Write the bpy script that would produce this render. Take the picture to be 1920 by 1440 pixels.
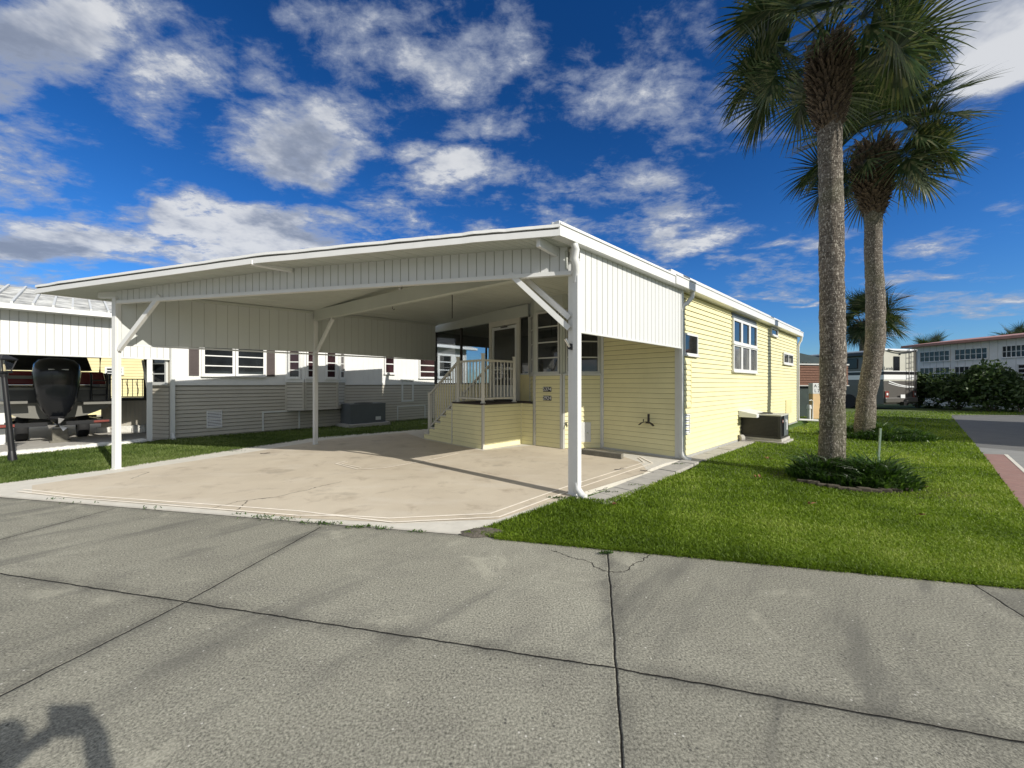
import bpy, bmesh, math, random
import numpy as np
from mathutils import Vector, Matrix, noise
random.seed(7)
rng = np.random.default_rng(11)
for o in list(bpy.data.objects): bpy.data.objects.remove(o)
SC = bpy.context.scene
COL = SC.collection
H = 1.45                       # eye height
# ------------------------------------------------------------------ camera
cam = bpy.data.cameras.new('camera'); cam.sensor_width = 36; cam.lens = 13.5
cam.clip_start = .05; cam.clip_end = 2000
co = bpy.data.objects.new('camera', cam); COL.objects.link(co)
co.location = (0, 0, H); co.rotation_euler = (math.radians(90), 0, 0)
SC.camera = co
SC.render.resolution_x = 1024; SC.render.resolution_y = 768
SC.render.engine = 'CYCLES'
SC.view_settings.view_transform = 'Standard'; SC.view_settings.look = 'None'
SC.view_settings.exposure = 0.17; SC.view_settings.gamma = 1
# ------------------------------------------------------------------ sun
EL = math.radians(29.4); SX, SY = .7656, -.6433          # horizontal direction to the sun
sl = bpy.data.lights.new('sun', 'SUN'); sl.energy = 4.6; sl.angle = math.radians(.55); sl.color = (1, .955, .87)
so = bpy.data.objects.new('sun', sl); COL.objects.link(so); so.location = (20, -15, 15)
so.rotation_euler = Vector((SX*math.cos(EL), SY*math.cos(EL), math.sin(EL))).to_track_quat('Z', 'Y').to_euler()
# ------------------------------------------------------------------ world: sky and clouds
W = bpy.data.worlds.new('World'); SC.world = W; W.use_nodes = True
nt = W.node_tree; nt.nodes.clear()
def N(tree, typ, **kw):
    n = tree.nodes.new(typ)
    for k, v in kw.items(): setattr(n, k, v)
    return n
class T:                                            # tiny node-graph helper
    def __init__(s, tree): s.t = tree
    def link(s, a, b): s.t.links.new(a, b)
    def sock(s, n, i, v):
        if v is None: return
        if isinstance(v, bpy.types.NodeSocket): s.t.links.new(v, n.inputs[i])
        else: n.inputs[i].default_value = v
    def m(s, op, a=None, b=None, c=None, clamp=False):
        n = N(s.t, 'ShaderNodeMath', operation=op, use_clamp=clamp)
        for i, v in enumerate((a, b, c)): s.sock(n, i, v)
        return n.outputs[0]
    def v(s, op, a=None, b=None, out=0):
        n = N(s.t, 'ShaderNodeVectorMath', operation=op)
        s.sock(n, 0, a)
        if op == 'SCALE': s.sock(n, 3, b)
        else: s.sock(n, 1, b)
        return n.outputs[out]
    def mr(s, v, a, b, c=0., d=1., smooth=False):
        n = N(s.t, 'ShaderNodeMapRange'); n.interpolation_type = 'SMOOTHSTEP' if smooth else 'LINEAR'
        for i, x in enumerate((v, a, b, c, d)): s.sock(n, i, x)
        return n.outputs[0]
    def noise(s, vec, scale, det=4, rough=.55, dist=0.):
        n = N(s.t, 'ShaderNodeTexNoise'); s.sock(n, 'Vector', vec)
        n.inputs['Scale'].default_value = scale; n.inputs['Detail'].default_value = det
        n.inputs['Roughness'].default_value = rough; n.inputs['Distortion'].default_value = dist
        return n.outputs[0]
    def mix(s, f, a, b, blend='MIX'):
        n = N(s.t, 'ShaderNodeMix', data_type='RGBA', blend_type=blend)
        s.sock(n, 0, f)
        for i, v in ((6, a), (7, b)):
            if isinstance(v, bpy.types.NodeSocket): s.t.links.new(v, n.inputs[i])
            else: n.inputs[i].default_value = (*v, 1) if len(v) == 3 else v
        return n.outputs[2]
    def xyz(s, x=0., y=0., z=0.):
        n = N(s.t, 'ShaderNodeCombineXYZ')
        for i, v in enumerate((x, y, z)): s.sock(n, i, v)
        return n.outputs[0]
    def sep(s, v):
        n = N(s.t, 'ShaderNodeSeparateXYZ'); s.t.links.new(v, n.inputs[0]); return n.outputs
    def bump(s, h, dist=.01, strength=.6):
        n = N(s.t, 'ShaderNodeBump'); n.inputs['Strength'].default_value = strength
        n.inputs['Distance'].default_value = dist; s.t.links.new(h, n.inputs['Height']); return n.outputs[0]
g = T(nt)
sky = N(nt, 'ShaderNodeTexSky'); sky.sky_type = 'NISHITA'; sky.sun_disc = False
sky.sun_elevation = EL; sky.sun_rotation = math.atan2(SX, SY)
sky.air_density = 1.0; sky.dust_density = .35; sky.ozone_density = 3.0
tc = N(nt, 'ShaderNodeTexCoord'); d = tc.outputs['Generated']
dx, dy, dz = g.sep(d)
ysafe = g.m('MAXIMUM', dy, .05)
U = g.m('DIVIDE', dx, ysafe); V = g.m('DIVIDE', dz, ysafe)
zz = g.m('ADD', g.m('MAXIMUM', dz, 0.), .16)
P = g.xyz(g.m('DIVIDE', dx, zz), g.m('DIVIDE', dy, zz), 0.)
warp = N(nt, 'ShaderNodeTexNoise'); g.link(P, warp.inputs['Vector']); warp.inputs['Scale'].default_value = 1.6; warp.inputs['Detail'].default_value = 3
UV = g.xyz(U, V, 0.)
wv = g.v('SCALE', g.v('SUBTRACT', warp.outputs['Color'], (.5, .5, .5)), .42)
UVw = g.v('ADD', UV, wv)
blobs = [  # cloud masses as directions (azimuth ratio, height ratio), size, weight
 (120,70,190,95,1.), (300,165,110,85,.8), (20,200,90,90,.75), (60,300,140,60,.6), (455,155,75,60,.6),(560,245,160,85,1.0),(640,285,90,45,.8),
 (480,430,220,62,1.15),(340,395,100,45,.9),(110,440,230,85,1.1),(40,400,120,50,.8),(220,500,160,40,.8),(250,360,60,25,.5),(530,60,60,40,.4),(900,230,120,60,.6),(980,60,110,70,.6),(1320,60,60,60,.4),(1350,200,80,60,.45),(1240,470,90,20,.4),(600,330,60,25,.3),(1560,300,40,25,.3),(1780,380,60,30,.3),(150,345,110,34,.5),(820,115,250,105,.62),(700,40,200,60,.5),
 (1180,160,210,105,.6),(860,350,150,66,.95),(760,300,80,40,.8),(1200,335,170,42,.72),(1300,405,170,48,.75),(1080,395,110,30,.55),
 (1880,70,150,95,1.25),(1480,455,110,22,.6),(1850,300,80,26,.4),(1740,500,110,32,.6),(1880,440,80,30,.6),(1650,510,90,26,.55),
 (1850,575,120,22,.6),(1400,500,150,28,.45),(620,400,110,45,.7),(1500,545,60,16,.55),(1250,240,110,50,.4),(60,510,120,28,.6),(1720,590,120,16,.5)]
cov = None
for (bx, by, rx, ry, w) in blobs:
    q = g.v('MULTIPLY', g.v('SUBTRACT', UVw, ((bx-960)/720, (720-by)/720, 0)), (720/rx/1.12, 720/ry/1.12, 0))
    l = g.v('LENGTH', q, None, 1)
    b = g.mr(l, 1.5, 0., 0., w*1.12, True)
    cov = b if cov is None else g.m('MAXIMUM', cov, b)
front = g.m('MULTIPLY', g.mr(dy, .05, .25, 0., 1.), g.mr(V, 1.05, 1.6, 1., 0.))
n1 = g.noise(P, 4.0, 11, .64, .3)
n2 = g.noise(g.v('MULTIPLY', P, (1., 1.5, 1.)), 14.0, 8, .68, .3)
nn = g.m('ADD', g.m('MULTIPLY', n1, .66), g.m('MULTIPLY', n2, .34))
covm = g.m('ADD', g.m('MULTIPLY', cov, front), g.m('MULTIPLY', .92, g.m('SUBTRACT', 1., front)))  # heavy cloud added in the unseen sky for whiter, brighter fill
dens = g.m('ADD', g.m('SUBTRACT', nn, .5), g.m('MULTIPLY', g.m('SUBTRACT', covm, .5), .36))
mask = g.mr(dens, -.10, .17, 0., 1., True)
thick = g.mr(dens, .02, .26, 0., 1., True)
lown = g.noise(g.v('ADD', P, (.12, -.1, 0)), 2.2, 6, .6)
shade = g.m('MULTIPLY', thick, g.mr(lown, .36, .70, 0.1, .85, True))
ccol = g.mix(shade, (.50, .57, .72), (.30, .35, .46))
core = g.mr(dens, .04, .17, 0., 1., True)
ccol = g.mix(g.m('MULTIPLY', core, g.mr(lown, .62, .44, 0., 1., True)), ccol, (.98, 1.0, 1.03))
hs = N(nt, 'ShaderNodeHueSaturation'); hs.inputs['Saturation'].default_value = 1.32; hs.inputs['Value'].default_value = 1.0
g.link(sky.outputs[0], hs.inputs['Color'])
grade = g.v('SCALE', g.mix(1., hs.outputs[0], (.60, .90, 1.30), 'MULTIPLY'), g.mr(dz, .25, .65, 1., .72))
bg = N(nt, 'ShaderNodeBackground'); g.link(grade, bg.inputs[0]); bg.inputs[1].default_value = .085
bc = N(nt, 'ShaderNodeBackground'); g.link(ccol, bc.inputs[0]); bc.inputs[1].default_value = .66
mx = N(nt, 'ShaderNodeMixShader'); up = g.mr(dz, 0., .05, 0., 1.)
g.link(g.m('MULTIPLY', g.m('MULTIPLY', mask, up), .93), mx.inputs[0]); g.link(bg.outputs[0], mx.inputs[1]); g.link(bc.outputs[0], mx.inputs[2])
wo = N(nt, 'ShaderNodeOutputWorld'); g.link(mx.outputs[0], wo.inputs[0])

# ------------------------------------------------------------------ materials
def mat(name, col=(.5,.5,.5), rough=.6, metal=0., spec=.5, var=0., vscale=3., bumpd=0., bscale=40., dirt=0., dirtcol=(.2,.18,.14), trans=0., coat=0., stretch=(1,1,1)):
    m = bpy.data.materials.new(name); m.use_nodes = True; t = m.node_tree; h = T(t)
    b = t.nodes['Principled BSDF']
    b.inputs['Roughness'].default_value = rough; b.inputs['Metallic'].default_value = metal
    b.inputs['Specular IOR Level'].default_value = spec; b.inputs['Coat Weight'].default_value = coat
    if trans: b.inputs['Transmission Weight'].default_value = trans
    geo = N(t, 'ShaderNodeNewGeometry').outputs['Position']
    p = h.v('MULTIPLY', geo, stretch)
    c = None
    if var:
        n = h.noise(p, vscale, 5, .6)
        f = h.mr(n, .3, .7, 1-var, 1+var)
        c = h.v('SCALE', (col[0], col[1], col[2]), f)
    else:
        rgb = N(t, 'ShaderNodeRGB'); rgb.outputs[0].default_value = (*col, 1); c = rgb.outputs[0]
    if dirt:
        n = h.noise(p, vscale*1.7, 8, .7)
        c = h.mix(h.mr(n, .52, .78, 0., dirt, True), c, dirtcol)
    h.link(c, b.inputs['Base Color'])
    if bumpd:
        n = h.noise(p, bscale, 5, .6)
        h.link(h.bump(n, bumpd, .8), b.inputs['Normal'])
    return m
M = {}
M['yellow'] = mat('yellow_siding', (.77,.715,.41), .5, var=.05, vscale=2.2, dirt=.12, dirtcol=(.45,.42,.28), bumpd=.001, bscale=60)
M['yellow2'] = mat('pale_yellow_siding', (.74,.66,.36), .5, var=.05)
M['white'] = mat('white_enamel', (.70,.70,.68), .38, var=.04, vscale=2.5, dirt=.10, dirtcol=(.42,.42,.38))
M['seam'] = mat('panel_seam', (.44,.44,.41), .7)
M['gap'] = mat('dark_gap', (.10,.10,.09), .9)
M['lapshade'] = mat('lap_shadow_line', (.33,.285,.15), .9)  # shadow line of the siding laps, painted as a dark colour
M['lapshadegrey'] = mat('grey_lap_shadow_line', (.115,.11,.092), .9)  # the same painted lap shadow for grey siding
M['shadepanel'] = mat('shaded_ribbed_metal', (.55,.57,.54), .5, var=.04, vscale=1.2, dirt=.15, dirtcol=(.35,.34,.29), stretch=(1,1,.25))  # darker copy of the white ribbed metal, shade put into its colour
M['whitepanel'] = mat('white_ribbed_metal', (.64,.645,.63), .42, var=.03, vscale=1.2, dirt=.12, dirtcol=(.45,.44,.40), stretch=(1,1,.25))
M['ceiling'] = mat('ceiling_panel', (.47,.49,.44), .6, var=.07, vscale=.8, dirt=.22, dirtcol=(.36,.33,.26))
M['roofmetal'] = mat('weathered_roof_metal', (.50,.50,.47), .6, var=.6, vscale=3.5, dirt=.9, dirtcol=(.10,.10,.10))
M['greysiding'] = mat('grey_siding', (.46,.43,.36), .5, var=.05, vscale=2, dirt=.12, dirtcol=(.25,.24,.2))
M['trim'] = mat('grey_trim', (.62,.63,.61), .45, var=.05)
M['alu'] = mat('aluminium_trim', (.52,.52,.49), .4, metal=.25, var=.08)
M['railing'] = mat('beige_railing', (.58,.56,.49), .45, var=.04)
M['deckmat'] = mat('dark_deck_carpet', (.045,.035,.03), .95, var=.2, bumpd=.004, bscale=160)
M['dark'] = mat('black_metal', (.012,.012,.013), .4, var=.2)
M['darkmatte'] = mat('dark_interior', (.05,.045,.035), .8, var=.2)
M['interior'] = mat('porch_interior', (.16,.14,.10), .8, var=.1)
M['ac'] = mat('grey_ac_cabinet', (.11,.125,.135), .45, var=.05)
M['acdark'] = mat('dark_ac_cabinet', (.035,.033,.032), .5, var=.1)
M['actop'] = mat('beige_ac_top', (.50,.49,.43), .5, var=.05, dirt=.3)
M['shutter'] = mat('brown_shutter', (.065,.048,.045), .6, var=.1)
M['wood'] = mat('weathered_timber', (.16,.15,.12), .85, var=.25, vscale=12, bumpd=.004, bscale=50)
M['conc'] = mat('pale_concrete', (.42,.40,.36), .9, var=.12, vscale=6, dirt=.35, dirtcol=(.2,.19,.16), bumpd=.003, bscale=90)
M['chrome'] = mat('chrome', (.75,.75,.76), .15, metal=1.)
M['green_stake'] = mat('galvanised_stake', (.16,.22,.17), .5, metal=.3, var=.2, vscale=20)
M['dirt'] = mat('loose_dirt', (.12,.105,.085), 1., var=.35, vscale=30, bumpd=.02, bscale=60)
M['mulch'] = mat('mulch', (.055,.045,.032), 1., var=.4, vscale=30, bumpd=.02, bscale=60)
M['oldbrick'] = mat('mossy_brick', (.075,.062,.042), .95, var=.4, vscale=20, bumpd=.006, bscale=60)
M['rock'] = mat('white_stone', (.66,.65,.6), .8, var=.15, vscale=12)
M['tyre'] = mat('tyre_rubber', (.015,.015,.016), .8)
M['red'] = mat('red_gelcoat', (.16,.012,.014), .25, var=.1)
M['black_gloss'] = mat('black_gloss', (.006,.007,.009), .22, coat=.1)
M['hullgrey'] = mat('hull_grey', (.17,.165,.145), .35, var=.08)
M['hulldark'] = mat('hull_dark', (.02,.02,.022), .3)
M['bluegrey'] = mat('lamp_glass', (.35,.38,.40), .1, spec=.8)
M['rvtaupe'] = mat('rv_taupe', (.105,.098,.09), .35, var=.05, coat=.3)
M['rvcream'] = mat('rv_cream', (.50,.49,.42), .4, var=.04)
M['rvwhite'] = mat('rv_white', (.75,.76,.76), .3)
M['tail'] = mat('red_lens', (.22,.05,.04), .2, coat=.5)
M['brick'] = mat('brown_shingle', (.15,.075,.048), .9, var=.25, vscale=14, bumpd=.01, bscale=30)
M['pinkroof'] = mat('faded_pink_roof', (.42,.22,.18), .6, var=.15)
M['housewhite'] = mat('shaded_white_wall', (.80,.80,.77), .6, var=.05)
M['bronze'] = mat('dark_bronze_wood', (.045,.038,.034), .7, var=.2)
M['tan'] = mat('tan_panel', (.62,.43,.22), .7, var=.06)
M['deadleaf'] = mat('dead_leaf', (.22,.10,.045), .8, var=.4, vscale=60)
M['skin'] = mat('skin', (.5,.33,.25), .6)
M['cloth'] = mat('dark_shirt', (.06,.07,.1), .9)
M['plaque'] = mat('black_plaque', (.012,.012,.014), .4)
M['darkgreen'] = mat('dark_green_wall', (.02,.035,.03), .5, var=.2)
M['bulb'] = mat('lamp_core', (.6,.5,.3), .4)
def glass_dark(name, col=(.012,.014,.016), refl=.12, rough=.03):
    m = bpy.data.materials.new(name); m.use_nodes = True; t = m.node_tree; b = t.nodes['Principled BSDF']
    h = T(t); geo = N(t, 'ShaderNodeNewGeometry').outputs['Position']
    n = h.noise(geo, 2.2, 3, .5)
    c = h.v('SCALE', col, h.mr(n, .3, .7, .5, 1.6)); h.link(c, b.inputs['Base Color'])
    b.inputs['Roughness'].default_value = rough; b.inputs['Specular IOR Level'].default_value = .5
    b.inputs['Coat Weight'].default_value = refl*4 if refl < .25 else 1.
    h.link(h.bump(h.noise(geo, 1.1, 2, .5), .02, .25), b.inputs['Normal'])
    return m
M['glass'] = glass_dark('window_glass')
M['glassgrey'] = glass_dark('screened_window_glass', (.14,.14,.13), .1, .25)
M['glassfar'] = mat('dark_far_glass', (.01,.012,.015), .15)
M['glassred'] = glass_dark('curtained_window_glass', (.03,.014,.016), .1)
def glass_clear():
    m = bpy.data.materials.new('tinted_clear_glass'); m.use_nodes = True; t = m.node_tree; t.nodes.clear(); h = T(t)
    tr = N(t, 'ShaderNodeBsdfTransparent'); tr.inputs[0].default_value = (.86,.88,.90,1)
    gl = N(t, 'ShaderNodeBsdfGlossy'); gl.inputs[0].default_value = (.9,.9,.9,1); gl.inputs['Roughness'].default_value = .02
    fr = N(t, 'ShaderNodeLayerWeight'); fr.inputs[0].default_value = .5; ff = h.m('ADD', h.m('MULTIPLY', h.m('POWER', fr.outputs[1], 4.), .45), .05)
    mx = N(t, 'ShaderNodeMixShader'); h.link(ff, mx.inputs[0]); h.link(tr.outputs[0], mx.inputs[1]); h.link(gl.outputs[0], mx.inputs[2])
    o = N(t, 'ShaderNodeOutputMaterial'); h.link(mx.outputs[0], o.inputs[0]); return m
M['clear'] = glass_clear()
def leafmat(name, cols, rough=.5, trans=.35, spec=.35):
    m = bpy.data.materials.new(name); m.use_nodes = True; t = m.node_tree; t.nodes.clear(); h = T(t)
    at = N(t, 'ShaderNodeAttribute', attribute_name='rnd')
    cr = N(t, 'ShaderNodeValToRGB'); el = cr.color_ramp.elements
    el[0].position = 0; el[0].color = (*cols[0], 1); el[1].position = 1; el[1].color = (*cols[-1], 1)
    for i, c in enumerate(cols[1:-1]):
        e = el.new((i+1)/(len(cols)-1)); e.color = (*c, 1)
    h.link(at.outputs['Fac'], cr.inputs[0])
    b = N(t, 'ShaderNodeBsdfPrincipled'); b.inputs['Roughness'].default_value = rough; b.inputs['Specular IOR Level'].default_value = spec
    h.link(cr.outputs[0], b.inputs['Base Color'])
    tl = N(t, 'ShaderNodeBsdfTranslucent'); h.link(h.mix(1., cr.outputs[0], (1.15,1.25,.55), 'MULTIPLY'), tl.inputs[0])
    mx = N(t, 'ShaderNodeMixShader'); mx.inputs[0].default_value = trans
    h.link(b.outputs[0], mx.inputs[1]); h.link(tl.outputs[0], mx.inputs[2])
    o = N(t, 'ShaderNodeOutputMaterial'); h.link(mx.outputs[0], o.inputs[0]); return m
M['palm'] = leafmat('palm_frond', [(.013,.028,.009),(.027,.048,.017),(.050,.076,.029),(.14,.14,.07)], .35, .2, .5)
M['grass'] = leafmat('grass_blade', [(.070,.120,.006),(.130,.205,.012),(.205,.300,.022),(.34,.40,.09)], .5, .32, .25)
M['grassold'] = leafmat('side_grass_blade', [(.050,.085,.016),(.090,.135,.028),(.14,.19,.045),(.22,.26,.10)], .5, .3, .25)
M['grassdark'] = leafmat('liriope_blade', [(.022,.05,.010),(.05,.105,.020),(.14,.22,.05)], .4, .3)
M['shrub'] = leafmat('shrub_leaf', [(.015,.032,.01),(.03,.06,.015),(.06,.10,.03),(.10,.14,.05)], .5, .2)
def trunkmat():
    m = bpy.data.materials.new('palm_bark'); m.use_nodes = True; t = m.node_tree; h = T(t); b = t.nodes['Principled BSDF']
    geo = N(t, 'ShaderNodeNewGeometry').outputs['Position']
    wp = N(t, 'ShaderNodeTexNoise'); h.link(geo, wp.inputs['Vector']); wp.inputs['Scale'].default_value = 7; wp.inputs['Detail'].default_value = 4
    geo = h.v('ADD', geo, h.v('SCALE', h.v('SUBTRACT', wp.outputs['Color'], (.5,.5,.5)), .09))
    rings = h.noise(h.v('MULTIPLY', geo, (1.5,1.5,22)), 3., 4, .6)
    cracks = h.noise(h.v('MULTIPLY', geo, (14,14,2.2)), 3., 5, .65, .3)
    spots = h.noise(h.v('MULTIPLY', geo, (16,16,7)), 3.2, 3, .6)
    c = h.mix(h.mr(rings, .38, .62), (.075,.060,.047), (.185,.158,.128))
    c = h.mix(h.mr(cracks, .50, .36, 0., .75, True), c, (.035,.027,.02))
    c = h.mix(h.mr(spots, .555, .62, 0., .85, True), c, (.44,.40,.34))
    big = h.noise(geo, 1.1, 3, .5)
    c = h.mix(h.mr(big, .5, .68, 0., .35, True), c, (.10,.11,.05))
    h.link(c, b.inputs['Base Color']); b.inputs['Roughness'].default_value = .95
    hh = h.m('ADD', h.m('MULTIPLY', rings, .6), h.m('MULTIPLY', cracks, 1.))
    h.link(h.bump(hh, .03, .9), b.inputs['Normal']); return m
M['bark'] = trunkmat()
M['boots'] = mat('old_frond_bases', (.095,.068,.046), 1., var=.6, vscale=16, bumpd=.02, bscale=40)

# ------------------------------------------------------------------ geometry helpers
def V3(p, z=0.): return Vector((p[0], p[1], z))
class MB:
    def __init__(s, base='yellow'): s.v = []; s.f = []; s.m_raw = []; s.mats = []; s.smooth = []; s.base = base; s.m = s
    def append(s, m):                       # s.m.append(...) records the raw material of a face
        s.m_raw.append(m)
    def mi(s, m):
        if m is not None and m not in s.mats: s.mats.append(m)
        return m
    def poly(s, pts, m=None, smooth=False):
        k = len(s.v); s.v += [tuple(p) for p in pts]; s.f.append(tuple(range(k, k+len(pts)))); s.m.append(s.mi(m)); s.smooth.append(smooth)
    def grid(s, rows, m=None, smooth=True, close=False):
        k = len(s.v); n = len(rows[0])
        for r in rows: s.v += [tuple(p) for p in r]
        for i in range(len(rows)-1):
            for j in range(n if close else n-1):
                a = k+i*n+j; b = k+i*n+(j+1) % n
                s.f.append((a, b, b+n, a+n)); s.m.append(s.mi(m)); s.smooth.append(smooth)
    def hexa(s, p, m=None):               # p: 8 corners, bottom 4 then top 4
        k = len(s.v); s.v += [tuple(q) for q in p]
        for f in ((0,3,2,1),(4,5,6,7),(0,1,5,4),(1,2,6,5),(2,3,7,6),(3,0,4,7)):
            s.f.append(tuple(k+i for i in f)); s.m.append(s.mi(m)); s.smooth.append(False)
    def box(s, c, ax, ay, hx, hy, z0, z1, m=None):     # ax, ay horizontal unit vectors
        pts = []
        for z in (z0, z1):
            for sx, sy in ((-1,-1),(1,-1),(1,1),(-1,1)):
                pts.append((c[0]+ax[0]*hx*sx+ay[0]*hy*sy, c[1]+ax[1]*hx*sx+ay[1]*hy*sy, z))
        s.hexa(pts, m)
    def beam(s, a, b, w, h, m=None, up=(0,0,1)):        # rectangular bar between two points
        a = Vector(a); b = Vector(b); t = (b-a).normalized(); up = Vector(up)
        x = t.cross(up)
        if x.length < 1e-4: x = t.cross(Vector((1,0,0)))
        x.normalize(); y = x.cross(t).normalized()
        s.hexa([a-x*w/2-y*h/2, a+x*w/2-y*h/2, b+x*w/2-y*h/2, b-x*w/2-y*h/2, a-x*w/2+y*h/2, a+x*w/2+y*h/2, b+x*w/2+y*h/2, b-x*w/2+y*h/2], m)
    def tube(s, pts, r, n=8, m=None, squash=None):
        pts = [Vector(p) for p in pts]; rows = []
        rr = r if isinstance(r, (list, tuple)) else [r]*len(pts)
        for i, p in enumerate(pts):
            t = (pts[min(i+1, len(pts)-1)]-pts[max(i-1, 0)]).normalized()
            x = t.cross(Vector((0,0,1)))
            if x.length < 1e-3: x = Vector((1,0,0))
            x.normalize(); y = x.cross(t)
            rows.append([p+x*math.cos(a)*rr[i]+y*math.sin(a)*rr[i] for a in [2*math.pi*k/n for k in range(n)]])
        s.grid(rows, m, True, True)
        s.poly(rows[0][::-1], m); s.poly(rows[-1], m)
    def prism(s, poly, z0, z1, m=None):
        n = len(poly)
        s.poly([(p[0], p[1], z1) for p in poly], m); s.poly([(p[0], p[1], z0) for p in poly][::-1], m)
        for i in range(n):
            a, b = poly[i], poly[(i+1) % n]
            s.poly([(a[0],a[1],z0),(b[0],b[1],z0),(b[0],b[1],z1),(a[0],a[1],z1)], m)
    def build(s, name, m=None, parent=None, bevel=0., rnd=False):
        loc = parent_loc(parent)
        me = bpy.data.meshes.new(name)
        me.from_pydata([(x-loc[0], y-loc[1], z-loc[2]) for x, y, z in s.v], [], s.f)
        if None in s.m_raw or not s.mats:
            if m is not None and m not in s.mats: s.mats.append(m)
            k0 = s.mats.index(m) if m in s.mats else 0
        else: k0 = 0
        s.m = [k0 if r_ is None else s.mats.index(r_) for r_ in s.m_raw]
        mats = s.mats or [m]
        for q in mats: me.materials.append(M[q] if isinstance(q, str) else q)
        me.polygons.foreach_set('material_index', s.m); me.polygons.foreach_set('use_smooth', s.smooth)
        if rnd:
            a = me.attributes.new('rnd', 'FLOAT', 'FACE'); a.data.foreach_set('value', [random.random() for _ in s.f])
        me.update()
        bm = bmesh.new(); bm.from_mesh(me); bmesh.ops.recalc_face_normals(bm, faces=bm.faces) if not rnd else None
        bm.to_mesh(me); bm.free()
        o = bpy.data.objects.new(name, me); COL.objects.link(o)
        if parent is not None: o.parent = parent
        if bevel:
            b = o.modifiers.new('bevel', 'BEVEL'); b.width = bevel; b.segments = 2; b.limit_method = 'ANGLE'
        return o
def parent_loc(p):
    l = Vector((0,0,0))
    while p is not None: l += Vector(p.location); p = p.parent
    return l
def thing(name, label, cat, loc=(0,0,0), group=None):
    o = bpy.data.objects.new(name, None); COL.objects.link(o); o.location = loc; o.empty_display_size = .2
    o['label'] = label; o['category'] = cat
    if group: o['group'] = group
    return o
def tag(o, label, cat, group=None, kind=None):
    if label: o['label'] = label; o['category'] = cat
    if group: o['group'] = group
    if kind: o['kind'] = kind
    return o
def struct(o): o['kind'] = 'structure'; return o
def copy_tree(o, parent=None):
    c = o.copy(); COL.objects.link(c); c.parent = parent
    for ch in list(o.children): copy_tree(ch, c)
    return c
def gp(px, py, z=0.):                 # a ground point surveyed from the photograph
    Y = 720*(H-z)/(py-720); return ((px-960)/720*Y, Y)
class Frame:                          # a wall line: origin, direction along, outward normal
    def __init__(s, o, d, n): s.o = Vector((o[0], o[1])); s.d = Vector(d).normalized(); s.n = Vector(n).normalized()
    def p(s, a, n=0., z=0.): q = s.o+s.d*a+s.n*n; return Vector((q.x, q.y, z))
    def s_(s, px, n=0.):
        k = (px-960)/720; o = s.o+s.n*n
        return (k*o.y-o.x)/(s.d.x-k*s.d.y)
    def z_(s, px, py, n=0.):
        a = s.s_(px, n); return H+(720-py)/720*s.p(a, n).y
    def box(s, mb, a0, a1, n0, n1, z0, z1, m=None):
        mb.hexa([s.p(a0,n0,z0), s.p(a1,n0,z0), s.p(a1,n1,z0), s.p(a0,n1,z0), s.p(a0,n0,z1), s.p(a1,n0,z1), s.p(a1,n1,z1), s.p(a0,n1,z1)], m)
def clapboard(mb, fr, a0, a1, z0, z1, exp=.1016, lip=.016, n0=0., m=None, seg=1):
    z = z0; mm = m or (mb.base if hasattr(mb, 'base') else 'yellow'); gm = 'lapshadegrey' if mm == 'greysiding' else 'lapshade'
    while z < z1-.001:
        zt = min(z+exp, z1); gh = (.008 if mm != 'greysiding' else .012) if zt-z > .03 else 0
        r = lambda n_, z_: [fr.p(a, n_, z_) for a in (a0, a1)]
        lp_ = lip*1.25
        mb.grid([r(n0, z), r(n0+lp_, z)], gm, False)
        mb.grid([r(n0+lp_, z), r(n0+lp_*.95, z+.014), r(n0+lp_*.12+.001, zt-gh)], mm, False)
        if gh: mb.grid([r(n0+lp_*.12+.001, zt-gh), r(n0+.001, zt)], gm, False)  # dark strip paints the shadow below the next lap
        z = zt
def ribs(mb, fr, a0, a1, zf0, zf1, step=.14, n0=0., depth=.008, w=.02, m=None, both=True, seam=True):
    pts = []
    a = a0
    while a < a1-.001:
        b = min(a+step, a1)
        pts += [(a, 0), (b-w, 0), (b-w*.5, -depth)] if b-w > a else [(a, 0)]
        a = b
    pts.append((a1, 0))
    for (q0, d0), (q1, d1) in zip(pts, pts[1:]):
        mm = 'seam' if (seam and abs(q1-q0) < w*.8) else m
        mb.poly([fr.p(q0, n0+d0, zf0(q0)), fr.p(q1, n0+d1, zf0(q1)), fr.p(q1, n0+d1, zf1(q1)), fr.p(q0, n0+d0, zf1(q0))], mm)
def window(fr, a0, a1, z0, z1, cols, rows, parent, frame='white', pane='glass', fw=.045, mw=.022, n=.0, depth=.05, name='window', colw=None):
    if a1 < a0: a0, a1 = a1, a0
    mb = MB()
    fr.box(mb, a0, a1, n, n+depth, z0, z0+fw); fr.box(mb, a0, a1, n, n+depth, z1-fw, z1)
    fr.box(mb, a0, a0+fw, n, n+depth-.002, z0+fw, z1-fw); fr.box(mb, a1-fw, a1, n, n+depth-.002, z0+fw, z1-fw)
    for i in range(1, cols):
        a = a0+(a1-a0)*i/cols; cw = colw or mw
        fr.box(mb, a-cw/2, a+cw/2, n, n+depth-.006, z0+fw, z1-fw)
    for j in range(1, rows):
        z = z0+(z1-z0)*j/rows
        fr.box(mb, a0+fw, a1-fw, n, n+depth-.012, z-mw/2, z+mw/2)
    fr.box(mb, a0-.02, a1+.02, n, n+depth+.02, z0-.03, z0-.002)
    w = mb.build(name, frame, parent)
    g_ = MB(); fr.box(g_, a0+fw*.5, a1-fw*.5, n+.004, n+.02, z0+fw*.5, z1-fw*.5); g_.build('pane', pane, w)
    return w
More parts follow.
